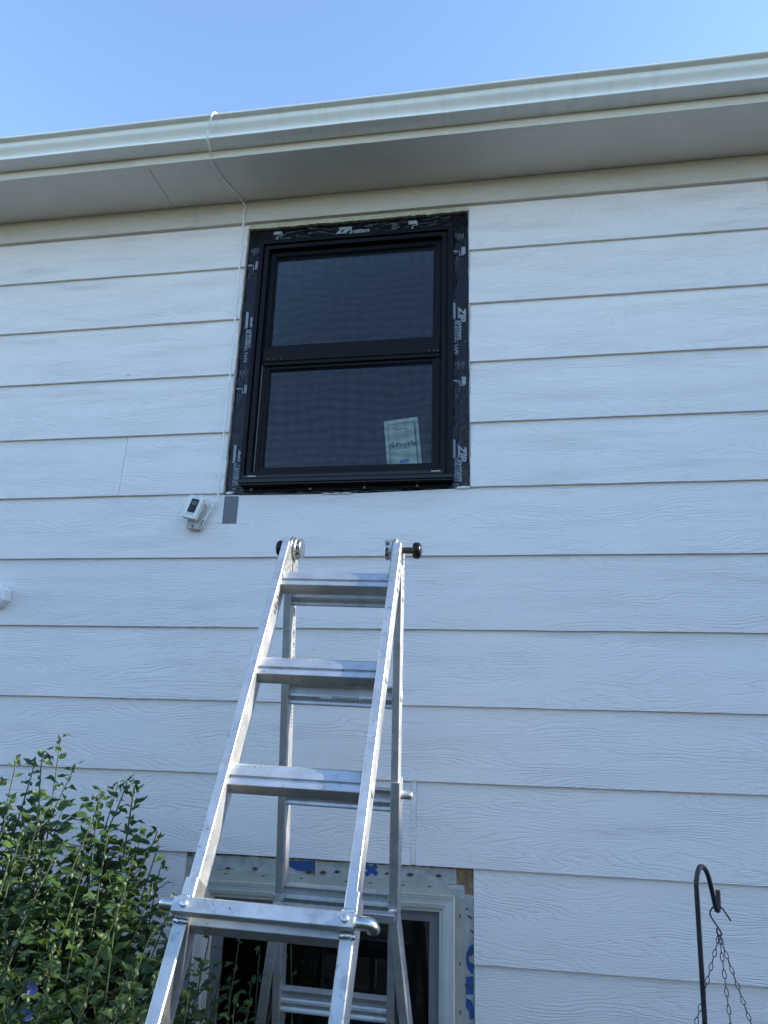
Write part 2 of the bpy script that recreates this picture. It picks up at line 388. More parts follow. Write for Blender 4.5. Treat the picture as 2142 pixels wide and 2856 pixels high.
# wall core with the two openings, behind the planks
wc = MB()
wy0, wy1 = 0.0235, 0.16
for a in ((WX0, U[0] - .02, GZ + .15, 2.5), (U[1] + .02, WX1, GZ + .15, 2.5), (U[0] - .02, U[1] + .02, 2.135, 2.5), (U[0] - .02, U[1] + .02, LW[3] - .05, .93),
          (U[0] - .02, U[1] + .02, GZ + .15, LW[2])):
    wc.box(a[0], a[1], wy0, wy1, a[2], a[3])
wc.build('sheathing_wall', 'darkgap', house)
ends = MB(); ends.box(WX0 - .02, WX0, -.03, 7, GZ + .15, 2.4); ends.box(WX1, WX1 + .02, -.03, 7, GZ + .15, 2.4)
ends.box(WX0, WX1, 6.98, 7, GZ + .15, 2.4)
ends.build('side_wall', 'siding', house)
fd = MB(); fd.box(WX0, WX1, .012, .2, GZ - .1, GZ + .15); fd.build('foundation', 'caulk', house)
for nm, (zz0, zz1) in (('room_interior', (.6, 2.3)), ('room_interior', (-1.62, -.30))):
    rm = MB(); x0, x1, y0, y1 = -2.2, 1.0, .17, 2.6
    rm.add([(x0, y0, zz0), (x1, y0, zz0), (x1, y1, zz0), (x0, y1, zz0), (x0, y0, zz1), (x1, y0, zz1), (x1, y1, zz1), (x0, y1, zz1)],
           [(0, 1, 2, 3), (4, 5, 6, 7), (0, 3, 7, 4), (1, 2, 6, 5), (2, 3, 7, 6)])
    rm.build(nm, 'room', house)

SLOPE = 0.0128 / EX
def plank(k, x0, x1, zc0=None, zc1=None, notch=None):
    """row k between x0 and x1; zc1 cuts the top, notch = (nx0, nx1, nz) cuts an opening up into the bottom edge"""
    def zb(x): return zl(k, x)
    ztop = (zl(k - 1, 0) if k > 1 else 2.235) + 0.028
    if zc1 is not None: ztop = zc1
    xs = [x0 + (x1 - x0) * i / max(1, int((x1 - x0) / .11)) for i in range(max(1, int((x1 - x0) / .11)) + 1)]
    bot = []
    for x in xs:
        if notch and notch[0] < x < notch[1]: continue
        bot.append((x, zb(x) + jit(.0007)))
    if notch:
        nx0, nx1, nz = notch
        cut = [(nx0, zb(nx0)), (nx0, nz + .004)] + [(nx0 + (nx1 - nx0) * i / 26, nz + jit(.0022) + (.004 if i < 6 else 0) * (1 - i / 6)) for i in range(1, 26)] + [(nx1, nz - .002), (nx1, zb(nx1))]
        i = len([b for b in bot if b[0] <= nx0]); bot[i:i] = cut
    ol = bot + [(x1, ztop), (x0, ztop)]
    z0 = zl(k, (x0 + x1) / 2)
    return poly_slab('siding_plank', ol, lambda z: (z - z0) * SLOPE, 0.0130, 'siding', house)
g = 0.0011
for k in range(1, 16):
    if k == 1:
        plank(1, WX0, 1.1085, notch=(U[0], U[1], U[3])); plank(1, 1.1085 + 2 * g, WX1)
    elif k in (2, 3, 4):
        plank(k, WX0, U[0] + jit(.001)); plank(k, U[1] + jit(.001), WX1)
    elif k == 5:
        plank(5, WX0, -1.6065 - g); plank(5, -1.6065 + g, U[0]); plank(5, U[1], WX1)
    elif k == 6:
        # cut level with the bottom of the opening, whole beside it
        z0 = zl(6, 0); zt = zl(5, 0) + .028
        ol = [(x, zl(6, x) + jit(.0007)) for x in [WX0 + (WX1 - WX0) * i / 70 for i in range(71)]]
        ol += [(WX1, zt), (U[1], zt), (U[1], U[2] + .001), (-.30, U[2] - .004), (-.55, U[2] - .010), (-.80, U[2] - .010), (-1.06, U[2] - .007), (U[0], U[2] - .004), (U[0], zt), (WX0, zt)]
        poly_slab('siding_plank', ol, lambda z: (z - z0) * SLOPE, .0130, 'siding', house)
    elif k == 10:
        plank(10, WX0, -.3350); plank(10, -.3170, WX1)
    elif k in (7, 8, 9):
        plank(k, WX0, WX1)
    elif k in (11, 12, 13, 14):
        plank(k, WX0, LW[0] + jit(.001), zc1=None); plank(k, LW[1] + jit(.001), WX1)
    else:
        plank(k, WX0, 0.4); plank(k, 0.4 + 2 * g, WX1)
jc = MB(); jc.box(-.3345, -.3175, .0035, .0095, zl(10, 0) + .0005, zl(9, 0) + .02); jc.build('joint_cover', 'siding', house)

pc = MB(); pc.ball(aty(359, 1043, -.001), .0085, (1.2, .25, .7)); pc.build('paint_chip', 'caulk_white', house, True)
# frieze boards, soffit, fascia, gutter, roof
ZS = 2.3455
def board(name, x0, x1, y0, y1, z0, z1, m, parent, step=.12, ragz=.0006):
    xs = [x0 + (x1 - x0) * i / max(1, int((x1 - x0) / step)) for i in range(max(1, int((x1 - x0) / step)) + 1)]
    ol = [(x, z0 + jit(ragz)) for x in xs] + [(x1, z1), (x0, z1)]
    return poly_slab(name, ol, lambda z: y0, y1 - y0, m, parent)
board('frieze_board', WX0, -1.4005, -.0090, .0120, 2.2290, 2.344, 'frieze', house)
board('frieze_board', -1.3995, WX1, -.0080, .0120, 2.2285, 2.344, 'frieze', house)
for a, b, dz in ((WX0, -1.521, 0), (-1.5185, WX1, .0008)):
    sp = MB(); sp.box(a, b, -.266, .03, ZS + dz, ZS + .009 + dz); sp.build('soffit_panel', 'soffit', house)
board('fascia_board', WX0 - .02, -1.5826, -.2865, -.2670, 2.3440, 2.50, 'fascia', house)
board('fascia_board', -1.5814, WX1 + .02, -.2875, -.2670, 2.3436, 2.50, 'fascia', house)
gut = [(-.2885, 2.475), (-.2885, 2.3850), (-.3560, 2.3835), (-.3605, 2.3855), (-.3535, 2.4015), (-.3535, 2.4035), (-.3570, 2.4110), (-.3660, 2.4220), (-.3740, 2.4305), (-.3785, 2.4380),
       (-.3790, 2.4450), (-.3775, 2.4530), (-.3785, 2.4585), (-.3990, 2.4625), (-.4010, 2.4665), (-.4000, 2.4705), (-.3850, 2.4710), (-.3850, 2.4690), (-.3970, 2.4680), (-.3975, 2.4650),
       (-.3760, 2.4600), (-.3755, 2.4530), (-.3765, 2.4400), (-.3720, 2.4320), (-.3550, 2.4125), (-.3515, 2.4040), (-.3515, 2.4010), (-.3585, 2.3880), (-.3550, 2.3860), (-.2900, 2.3875), (-.2900, 2.475)]
gm2 = MB(); n = len(gut); xs = [WX0 - .05 + (WX1 - WX0 + .1) * i / 40 for i in range(41)]
for x in xs:
    dz = .0011 * math.sin(x * 2.1) + .0006 * math.sin(x * 7.3); gm2.v += [Vector((x, y + .0008 * math.sin(x * 5 + z * 40), z + dz)) for y, z in gut]
for i in range(40):
    for k in range(n): gm2.f.append((i * n + k, i * n + (k + 1) % n, (i + 1) * n + (k + 1) % n, (i + 1) * n + k))
smooth_angle(gm2.build('gutter', 'gutter', house), 28)
rf = MB(); rf.add([(WX0 - .3, -.33, 2.492), (WX1 + .3, -.33, 2.492), (WX1 + .3, 3.5, 3.77), (WX0 - .3, 3.5, 3.77), (WX0 - .3, -.33, 2.505), (WX1 + .3, -.33, 2.505), (WX1 + .3, 3.5, 3.785), (WX0 - .3, 3.5, 3.785)],
                  [(0, 1, 2, 3), (4, 5, 6, 7), (0, 1, 5, 4), (1, 2, 6, 5), (2, 3, 7, 6), (3, 0, 4, 7)])
rf.add([(WX0 - .3, 3.5, 3.77), (WX1 + .3, 3.5, 3.77), (WX1 + .3, 7.4, 2.47), (WX0 - .3, 7.4, 2.47)], [(0, 1, 2, 3)])
rf.add([(WX0, .02, 2.4), (WX0, 6.98, 2.4), (WX0, 3.5, 3.75)], [(0, 1, 2)]); rf.add([(WX1, .02, 2.4), (WX1, 6.98, 2.4), (WX1, 3.5, 3.75)], [(0, 1, 2)])
rf.build('roof', 'roof', house)

# ragged caulk left round the upper opening
ck = MB()
for i in range(60):
    xa = U[0] + .004 + (U[1] - U[0] - .008) * i / 60; xb = U[0] + .004 + (U[1] - U[0] - .008) * (i + 1) / 60
    h = .010 + .006 * noise.noise(Vector((xa * 9, 1, 0))) + jit(.002)
    ck.box(xa, xb, .004, .0215, U[3] - h, U[3] + .012)
ck.build('caulk_remnant', 'caulk', house)['kind'] = 'stuff'
ck = MB()
for x in (U[0] + .001, U[1] - .001):
    for i in range(70):
        za = U[2] + (U[3] - U[2]) * i / 70; zb_ = U[2] + (U[3] - U[2]) * (i + 1) / 70
        wd = max(.0006, .0026 + .003 * noise.noise(Vector((x * 7, za * 14, 3))))
        ck.box(x - wd, x + wd, .006 + jit(.001), .0215, za, zb_)
ck.build('caulk_remnant', 'edge', house)['kind'] = 'stuff'
ck = MB()
for x, s in ((-1.115, 1), (-.150, 1), (-.165, .8), (-.135, .8)): ck.ball(Vector((x, .008, U[2] + .002)), .011 * s, (1.5, .8, .6))
for x in (-.62, -.66, -.70): ck.ball(Vector((x, .006, U[2] - .010)), .008, (2.6, .6, .35))
ck.build('caulk_remnant', 'caulk_white', house, True)['kind'] = 'stuff'

# ------------------------------------------------------------------ black flashing tape round the upper window
def tape_y(x, z):
    side = x < -1.06 or x > -.20
    if side: n1 = noise.noise(Vector((x * 55 + z * 5, z * 6.5, 1.7))); n2 = noise.noise(Vector((x * 30 - z * 8, z * 11, 8.1)))
    else: n1 = noise.noise(Vector((x * 7, z * 70 + x * 4, 4.2))); n2 = noise.noise(Vector((x * 12, z * 40 - x * 6, 9.4)))
    a = max(0.0, 1 - abs(n1) * 7); b = max(0.0, 1 - abs(n2) * 8)
    return 0.0212 - .0026 * a * a - .0018 * b * b
def tape_strip(x0, x1, z0, z1, dx, dz, rag=0):
    nx = max(2, int((x1 - x0) / dx)); nz = max(2, int((z1 - z0) / dz)); vs = []; fs = []
    for j in range(nz + 1):
        for i in range(nx + 1):
            x = x0 + (x1 - x0) * i / nx; z = z0 + (z1 - z0) * j / nz
            vs.append((x, tape_y(x, z), z))
    for j in range(nz):
        for i in range(nx): fs.append((j * (nx + 1) + i, j * (nx + 1) + i + 1, (j + 1) * (nx + 1) + i + 1, (j + 1) * (nx + 1) + i))
    return mesh('flashing_tape', vs, fs, 'tape', house, True)
tL = tape_strip(U[0] - .004, -1.060, U[2] - .008, U[3] + .004, .0035, .007)
tR = tape_strip(-.200, U[1] + .004, U[2] - .006, U[3] + .004, .0035, .007)
tT = tape_strip(-1.060, -.200, 2.105, U[3] - .002, .007, .0035)
tB = tape_strip(-1.060, -.200, U[2] - .018, .95, .007, .0035)
def decal(name, vs, fs, org, rot, m, parent, yfun, lift=.0036):
    """flat artwork laid on the tape: local x runs along rot, local y at right angles"""
    ca, sa = math.cos(rot), math.sin(rot); out = []
    for v in vs:
        x = org[0] + v[0] * ca - v[1] * sa; z = org[1] + v[0] * sa + v[1] * ca
        out.append((x, yfun(x, z) - lift, z))
    return mesh(name, out, fs, m, parent)
def rect_vs(x0, x1, y0, y1, nx=6):
    vs = []; fs = []
    for i in range(nx + 1): x = x0 + (x1 - x0) * i / nx; vs += [(x, y0), (x, y1)]
    for i in range(nx): fs.append((2 * i, 2 * i + 2, 2 * i + 3, 2 * i + 1))
    return vs, fs
def join(*parts):
    V = []; F = []
    for vs, fs in parts:
        o = len(V); V += [(v[0], v[1]) for v in vs]; F += [tuple(i + o for i in f) for f in fs]
    return V, F
def shift(p, dx, dy): return [(v[0] + dx, v[1] + dy) for v in p[0]], p[1]
zipt = text_verts('ZIP', .044, .35, .0022); syst = text_verts('system', .033, .30, .0008); tm = text_verts('TM', .008)
flash = text_verts('FLASHING TAPE', .0225, 0, .0003)
def wid(p): return max(v[0] for v in p[0])
def logo(swoosh=True, word=True):
    ps = [shift(zipt, 0, 0), shift(syst, wid(zipt) - .012, -.004), shift(tm, wid(zipt) + wid(syst) - .008, .026)]
    if swoosh:
        ps.append(([(-.022, -.012), (-.030, -.024), (.058, -.024), (.048, -.012)], [(0, 1, 2, 3)]))
        ps.append(rect_vs(.05, wid(zipt) + wid(syst) - .012, -.0155, -.0130, 14))
    V, F = join(*ps); return V, F
def roller(s=1.0):
    return join(rect_vs(0, .036 * s, 0, .018 * s), rect_vs(.037 * s, .041 * s, -.006 * s, .013 * s, 2), rect_vs(.018 * s, .041 * s, -.009 * s, -.006 * s, 3),
                rect_vs(.017 * s, .020 * s, -.016 * s, -.006 * s, 2), rect_vs(.0145 * s, .0225 * s, -.034 * s, -.016 * s, 2))
def small(body, size): return text_verts(body, size, 0, .0001)
rol_t = join(shift(small('ROLL', .0078), 0, .018), shift(small('THE', .0078), 0, .009), shift(small('TAPE', .0078), 0, 0), rect_vs(.026, .027, 0, .024, 2),
             shift(small('PARA', .0078), .031, .018), shift(small('APLICAR USE', .0078), .031, .009), shift(small('EL RODILLO', .0078), .031, 0))
fine_t = join(*[rect_vs(0, .020 + (i * 7 % 5) * .0045, i * .0068, i * .0068 + .0030, 3) for i in range(6)])
D = -math.pi / 2
def put(art, x, z, rot, m, tape): return decal('lettering', art[0], art[1], (x, z), rot, m, tape, tape_y)
for tape, xs_, zs_ in ((tR, 0.0, ((1.722, 1.660), (1.092, 1.036))), (tL, -.9245, ((1.741, 1.676), (1.102, 1.042)))):
    for zz, zf in zs_:
        put(logo(), -.1690 + xs_, zz, D, 'print', tape)
        put(shift(flash, 0, 0), -.1855 + xs_, zf if zf > 1.4 else zf + .006, D, 'print', tape)
for tape, x, zs_ in ((tR, -.1560, (2.022, 1.396)), (tL, -1.0955, (2.030, 1.408))):
    for zz in zs_:
        put(roller(), x, zz, D, 'print', tape); put(rol_t, x - .030, zz - .018, D, 'printdim', tape); put(fine_t, x - .026, zz + .070, D, 'printdim', tape)
put(logo(False), -.722, 2.1455, 0, 'print', tT); put(roller(), -.392, 2.163, 0, 'print', tT); put(roller(), -1.020, 2.166, 0, 'print', tT)
put(shift(fine_t, 0, 0), -.468, 2.140, 0, 'printdim', tT); put(rol_t, -.985, 2.122, 0, 'printdim', tT)

# ------------------------------------------------------------------ upper window
win = MB()
FR = (-1.0715, -.1905, .9450, 2.1155)
window = frame_loft('window', FR, [(0, .0225), (0, -.0150), (.004, -.0165), (.0205, -.0165), (.0205, -.0010), (.0285, -.0010), (.0285, -.0125), (.0465, -.0125), (.0475, -.011), (.0475, .0150), (.0560, .0160)], 'black', house)
window['label'] = 'new black double-hung window with taped edges'
WR = window
frame_loft('jamb_track', FR, [(.0560, .0165), (.0560, .0105), (.0700, .0105), (.0700, .0130), (.0740, .0130), (.0740, .0600)], 'black', WR)
gx0, gx1 = -.9965, -.2775
def sash(name, r, b, yf):
    return frame_loft(name, r, [(0, yf + .03), (0, yf), (b * .45, yf), (b * .47, yf + .003), (b, yf + .003), (b, yf + .03)], 'black', WR)
sash('sash', (gx0 - .024, gx1 + .024, 1.566, 2.082), .024, .0150)
sash('sash', (gx0 - .016, gx1 + .026, .9850, 1.500), .026, .0125)
mr = MB(); mr.box(-1.013, -.247, -.001, .045, 1.506, 1.560); mr.box(-1.013, -.247, .004, .045, 1.489, 1.5055); mr.box(-1.013, -.247, .003, .045, 1.5605, 1.572); mr.build('meeting_rail', 'black', WR)
for xx in (-.99, -.965, -.935, -.29, -.27, -.255): b = MB(); b.disc(Vector((xx, -.0015, 1.515)), Vector((0, 1, 0)), .0011, .002, 8); b.build('screw', 'steel', WR)
for z0, z1 in ((1.578, 2.070), (1.000, 1.490)):
    p = MB(); p.box(gx0 - .012, gx1 + .012, .0300, .0330, z0, z1); p.build('pane', 'glass', WR)
    sc = mesh('insect_screen', [(gx0 - .010, .0215, z0), (gx1 + .010, .0215, z0), (gx1 + .010, .0215, z1), (gx0 - .010, .0215, z1)], [(0, 1, 2, 3)], 'screen', WR)
s1 = MB(); s1.box(-1.049, -.2235, -.0330, .0220, .9590, .9715); s1.box(-1.049, -.2235, -.0290, .0220, .9525, .9588); s1.build('sill', 'black2', WR)
s2 = MB(); s2.box(-1.0655, -.1885, -.0390, .0225, .9390, .9520); s2.box(-1.0600, -.1930, -.0300, .0225, .9320, .9388); s2.build('sill_drip', 'black2', WR)
nf_ = MB(); nf_.box(-1.050, -.2080, .0140, .0165, .9150, .9325); nf_.build('nail_flange', 'black', WR)
for (u, v) in ((701, 1365), (864, 1362), (1016, 1358.5), (1163, 1354)):
    p = aty(u, v, .0125); b = MB(); b.tube([p + Vector((0, .003, 0)), p, p - Vector((0, .0022, 0))], .0045, 12, True, [.0055, .0055, .003]); b.disc(p - Vector((0, .0023, 0)), Vector((0, 1, 0)), .0016, .0008, 6)
    b.build('screw', 'steel', WR, True)
sl = MB()
for x in (-.985, -.905, -.72, -.52, -.375, -.235): sl.box(x - .006, x + .006, .0136, .0142, .9238, .9272)
sl.build('flange_slot', 'darkgap', WR)['kind'] = 'stuff'
lt = MB(); lt.box(-1.010, -.930, .0100, .0140, 1.0000, 1.0170); lt.build('sash_latch', 'black', WR)
wh = MB(); wh.box(-1.0195, -1.0165, .0095, .0150, .976, 1.49); wh.build('weather_strip', 'vinyl_dull', WR)
wp = MB()
for x in (-1.01, -.255): wp.box(x - .018, x + .018, -.0336, -.0331, .9662, .9692)
wp.build('weep_slot', 'castalu', WR)['kind'] = 'stuff'

# paper notice on the lower pane
PA = Vector((-.4792, 0, 1.2152)); PB = Vector((-.3378, 0, 1.2296)); ang = math.atan2(PB.z - PA.z, PB.x - PA.x); pw = (PB - PA).length; ph_ = .2165
ca, sa = math.cos(ang), math.sin(ang)
def pp(x, y, yy=.0290): return (PA.x + x * ca - (y - ph_) * sa, yy, PA.z + x * sa + (y - ph_) * ca)
notice = mesh('paper_notice', [pp(0, 0), pp(pw, 0), pp(pw, ph_), pp(0, ph_), pp(0, 0, .0295), pp(pw, 0, .0295), pp(pw, ph_, .0295), pp(0, ph_, .0295)],
              [(0, 1, 2, 3), (4, 5, 6, 7), (0, 1, 5, 4), (1, 2, 6, 5), (2, 3, 7, 6), (3, 0, 4, 7)], 'paper')
tag(notice, 'pale printed thank-you notice stuck in lower right corner of the black window', 'notice')
def pdec(name, art, m):
    return mesh(name, [pp(v[0], v[1], .0286) for v in art[0]], art[1], m, notice)
bx_ = []
for a in ((.014, .128, .010, .0125), (.014, .128, .196, .199), (.014, .0168, .0125, .196), (.1240, .1290, .0125, .196)): bx_.append(rect_vs(*a))
pdec('border', join(*bx_), 'ink')
def ctext(body, size, y, bold=0, shear=0): t = text_verts(body, size, shear, bold, 'CENTER'); return [(v[0] + pw * .49, v[1] + y) for v in t[0]], t[1]
pdec('lettering', join(ctext('Thank You', .0125, .168, .0002), ctext('for choosing a window, designed', .0062, .158), ctext('energy efficient product', .0062, .149), ctext('from ProVia', .0062, .140)), 'ink')
pv = text_verts('ProVia', .029, .16, .0009); sc_ = .088 / wid(pv)
pdec('lettering', ([(v[0] * sc_ + .0395, v[1] * .95 + .094) for v in pv[0]], pv[1]), 'ink')
pdec('lettering', join(ctext('THE PROFESSIONAL WAY', .0052, .086), ctext('provia.com', .0055, .070)), 'ink')
sw = []
for i in range(13):
    a = R(95 + 115 * i / 12); sw.append((.036 + .019 * math.cos(a), .098 + .0215 * math.sin(a) - .004 * i / 12)); 
sw2 = [(.036 + (.0145) * math.cos(R(95 + 115 * i / 12)), .0965 + .0160 * math.sin(R(95 + 115 * i / 12)) - .004 * i / 12) for i in range(13)]
pdec('emblem', join((sw + sw2, [(i, i + 1, 14 + i, 13 + i) for i in range(12)]), ([(.0275, .090), (.0262, .098), (.0285, .1055), (.034, .109), (.0365, .104), (.0345, .095), (.031, .0895)], [tuple(range(7))])), 'ink')
pdec('stamp', rect_vs(.052, .090, .0235, .0375, 2), 'ink2')

# ------------------------------------------------------------------ lower window, stripped for replacement
os_ = MB()
LYS = .0220
def grid_sheet(name, x0, x1, z0, z1, y, m, parent, amp=.0018, sx=.012, sz=.008, rag=.0):
    nx = max(2, int((x1 - x0) / sx)); nz = max(2, int((z1 - z0) / sz)); vs = []; fs = []
    for j in range(nz + 1):
        for i in range(nx + 1):
            x = x0 + (x1 - x0) * i / nx; z = z0 + (z1 - z0) * j / nz
            if rag:
                if i in (0, nx): x += jit(rag)
                if j in (0, nz): z += jit(rag)
            vs.append((x, y - amp * (noise.noise(Vector((x * 30, z * 45, 2))) + .6 * noise.noise(Vector((x * 80, z * 90, 5)))), z))
    for j in range(nz):
        for i in range(nx): fs.append((j * (nx + 1) + i, j * (nx + 1) + i + 1, (j + 1) * (nx + 1) + i + 1, (j + 1) * (nx + 1) + i))
    return mesh(name, vs, fs, m, parent, True)
lw_sheet = MB(); lw_sheet.box(LW[0] - .01, LW[1] + .01, LYS, .0228, -.5385, LW[3] + .01)
lw_sheet.box(-.184, LW[1] + .01, LYS, .0228, LW[2], -.539); lw_sheet.box(LW[0] - .01, -1.0890, LYS, .0228, LW[2], -.539)
osb = lw_sheet.build('bare_sheathing', 'sheath', house)
gapx = aty(877, 2420, LYS).x
w1 = grid_sheet('weather_barrier', LW[0] + .022, gapx - .003, -.507, -.4580, .0192, 'wrap', house, amp=.003, rag=.003)
w2_ = grid_sheet('weather_barrier', gapx + .003, -.1800, -.507, -.4580, .0192, 'wrap', house, amp=.003, rag=.003)
w3 = grid_sheet('weather_barrier', -.1520, LW[1] - .0015, LW[2], -.5340, .0192, 'wrap', house, rag=.0022)
w4 = grid_sheet('weather_barrier', LW[0] + .002, -1.121, LW[2], -.4700, .0192, 'wrap', house, rag=.0022)
w5 = mesh('weather_barrier', [(-.215, .0150, -.5080), (-.152, .0150, -.5085), (-.1505, .0150, -.5560), (-.168, .0146, -.5440), (-.190, .0142, -.5300)], [(0, 1, 2, 3, 4)], 'wrap', house)
def patch_at(name, pts, y, m, parent):
    vs = [aty(u, v, y) for u, v in pts]; return mesh(name, vs, [tuple(range(len(vs)))], m, parent)
Z5 = lambda a, b: (380 + a / 1.659, 2100 + b / 1.659)
def arc(cx, cy, rx, ry, a0, a1, n): return [(cx + rx * math.cos(R(a0 + (a1 - a0) * i / n)), cy + ry * math.sin(R(a0 + (a1 - a0) * i / n))) for i in range(n + 1)]
patch_at('printed_mark', [Z5(690, 497)] + [Z5(820, 500), Z5(822, 548), Z5(790, 549), Z5(745, 543), Z5(712, 527)], .0168, 'wrapblue', w1)
xm = MB()
for a, b in (((1058, 520), (1115, 562)), ((1112, 520), (1062, 565))):
    p, q = aty(*Z5(*a), .0164), aty(*Z5(*b), .0164); d = (q - p).normalized(); nn = Vector((-d.z, 0, d.x)) * .0075
    off = Vector((0, -.0004 if a[0] > 1100 else 0, 0)); xm.add([p + nn + off, q + nn + off, q - nn + off, p - nn + off], [(0, 1, 2, 3)])
xm.build('printed_mark', 'wrapblue', w2_)
S8 = lambda a, b: (1300 + a / 4.85, 2400 + b / 4.85)
o1 = [S8(*q) for q in arc(98, 1335, 100, 198, 90, 270, 16)]; i1 = [S8(*q) for q in arc(98, 1330, 60, 62, 90, 270, 16)]
vs = [aty(u, v, .0166) for u, v in o1 + i1]; mesh('printed_mark', vs, [(i, i + 1, 18 + i, 17 + i) for i in range(16)], 'wrapblue', w3)
patch_at('printed_mark', [S8(0, 1572), S8(95, 1570), S8(100, 1815), S8(0, 1812)], .0166, 'wrapblue', w3)
patch_at('printed_mark', [S8(0, 1860), S8(60, 1885), S8(98, 1950), S8(104, 2140), S8(48, 2150), S8(42, 2050), S8(0, 1990)], .0166, 'wrapblue', w3)
for a, s in (((425, 533), 1), ((550, 535), 1), ((800, 552), 1.3), ((865, 553), 1.2), ((930, 550), 1.1), ((1160, 558), .8), ((1268, 563), 1.2), ((1400, 568), 1.1)):
    u, v = Z5(*a); w = 9 * s; hh = 4.5 * s
    patch_at('tear', [(u - w, v + 1), (u - w * .3, v - hh), (u + w * .4, v - hh * .7), (u + w, v), (u + w * .2, v + hh), (u - w * .5, v + hh * .8)], .0162, 'tear', w2_ if u > 877 else w1)
for a, s in (((10, 660), .7), ((45, 765), 1.2), ((78, 965), 1.1), ((40, 1270), 1.2), ((5, 1700), 1.3)):
    u, v = S8(*a); patch_at('tear', [(u - 6 * s, v - 5 * s), (u + 2 * s, v - 3 * s), (u + 8 * s, v + 6 * s), (u, v + 2 * s)], .0160, 'tear', w3)
lwin = frame_loft('window', (-1.0895, -.1825, -1.440, -.5390), [(0, .0215), (0, -.0060), (.0030, -.0115), (.0060, -.0115), (.0070, -.0080), (.0240, -.0040), (.0255, -.0045), (.0395, .0015), (.0405, .0120), (.0530, .0140), (.0535, .0280)], 'vinyl', house)
lwin['label'] = 'old white vinyl window with bare flange and dark glass'
nfl = MB()
for a in ((-1.1210, -.1505, -.5387, -.5060), (-.1823, -.1505, LW[2], -.5389), (-1.1210, -1.0897, LW[2], -.5389)): nfl.box(a[0], a[1], .0165, .0188, a[2], a[3])
nfl.build('nail_flange', 'flange', lwin)
sl = MB()
for x in (-1.0, -.86, -.72, -.56, -.475, -.36, -.27, -.19): sl.box(x - .006, x + .006, .0157, .0163, -.5185, -.5155)
for z in (-.60, -.74, -.88): sl.box(-.168, -.164, .0157, .0163, z - .006, z + .006)
sl.build('flange_slot', 'darkgap', lwin)['kind'] = 'stuff'
frame_loft('sash', (-1.0365, -.2355, -1.387, -.5920), [(0, .0440), (0, .0290), (.0100, .0285), (.0110, .0330), (.0350, .0345), (.0360, .0500)], 'vinyl_dull', lwin)
p = MB(); p.box(-1.010, -.262, .0480, .0510, -1.360, -.6180); p.build('pane', 'glass', lwin)
gr = MB(); gr.tube([(-1.08, -.0128, -.5372), (-.7, -.0135, -.5368), (-.185, -.0128, -.5372)], .0022, 6); gr.build('dirt_ridge', 'caulk', lwin)

# ------------------------------------------------------------------ aluminium ladder
LC = Vector((-.49093, -.55840, .57482)); LWX = Vector((.99955, .01997, -.02250)).normalized()
DF = Vector((-.010567, -.467302, -.884034)).normalized(); DB = Vector((-.026258, .214033, -.976473)).normalized()
NF = Vector((.028166, -.883872, .466880)).normalized(); NB = Vector((-.014680, .976622, .214460)).normalized()
ladder = thing('step_ladder', 'scuffed aluminium folding ladder standing open under the black window', 'ladder', tuple(Vector((LC.x, LC.y - .4, GZ))))
def FP(x, d, n): return LC + LWX * x + DF * d + NF * (n - .015)          # outer (camera) side: n > 0
def BP(x, d, n): return LC + LWX * x + DB * d + NB * (n + .018)          # outer (wall) side: n > 0
H0, SP = -.10134, .3048
RI, RO = .1625, .1860
railsec = lambda w, t: [(-w, -t), (w, -t), (w, t), (w * .62, t), (w * .5, t - .0016), (-w * .5, t - .0016), (-w * .62, t), (-w, t)]
def rail(PT, DIR, NN, x, d0, d1, w, t, name, m='alu'):
    b = MB(); bev = .0012
    sec = [(-w + bev, -t), (w - bev, -t), (w, -t + bev), (w, t - bev), (w - bev, t),  (-w + bev, t), (-w, t - bev), (-w, -t + bev)]
    b.extr(sec, PT(x, d0, 0), PT(x, d1, 0), LWX, NN)
    return b.build(name, m, ladder)
xm_ = (RI + RO) / 2; rw = (RO - RI) / 2
for sgn in (-1, 1):
    rail(FP, DF, NF, sgn * xm_, .047, 1.56, rw, .033, 'rail'); rail(BP, DB, NB, sgn * xm_, .052, 1.60, rw, .033, 'rail')
rung_prof = [(-.0558, .006), (-.0500, .0115), (-.0396, .0120), (-.0390, .0150), (-.0225, .0165), (-.0205, .0095), (-.0150, .0095), (-.0130, .0160), (0.0, .0155), (.0012, .0138),
             (.0070, -.0140), (.0080, -.0205), (.0060, -.0210), (.0040, -.0150), (-.0025, -.0115), (-.0065, -.0125), (-.0105, -.0165), (-.0185, -.0185), (-.0250, -.0165), (-.0285, -.0125),
             (-.0365, -.0115), (-.0435, -.0120), (-.0505, -.0150), (-.0530, -.0150), (-.0545, -.0205), (-.0565, -.0200)]
rv = None
def rung(PT, DIR, NN, k):
    b = MB(); d = H0 + SP * k + (.0142 if PT is BP else 0)
    b.extr([(a, c) for a, c in rung_prof], PT(-RI - .001, d, 0), PT(RI + .001, d, 0), DIR, NN)
    return b.build('rung', 'alu2', ladder)
for k in range(1, 6):
    rung(FP, DF, NF, k); rung(BP, DB, NB, k)
# rivet caps of the rungs on the outer rail faces
for PT, NN in ((FP, NF), (BP, NB)):
    for k in range(1, 4):
        for sgn in (-1, 1):
            b = MB(); b.disc(PT(sgn * (RO + .001), H0 + SP * k - .015, 0), LWX, .019, .004, 20, .0015); b.build('rung_end_cap', 'alu2', ladder, True)
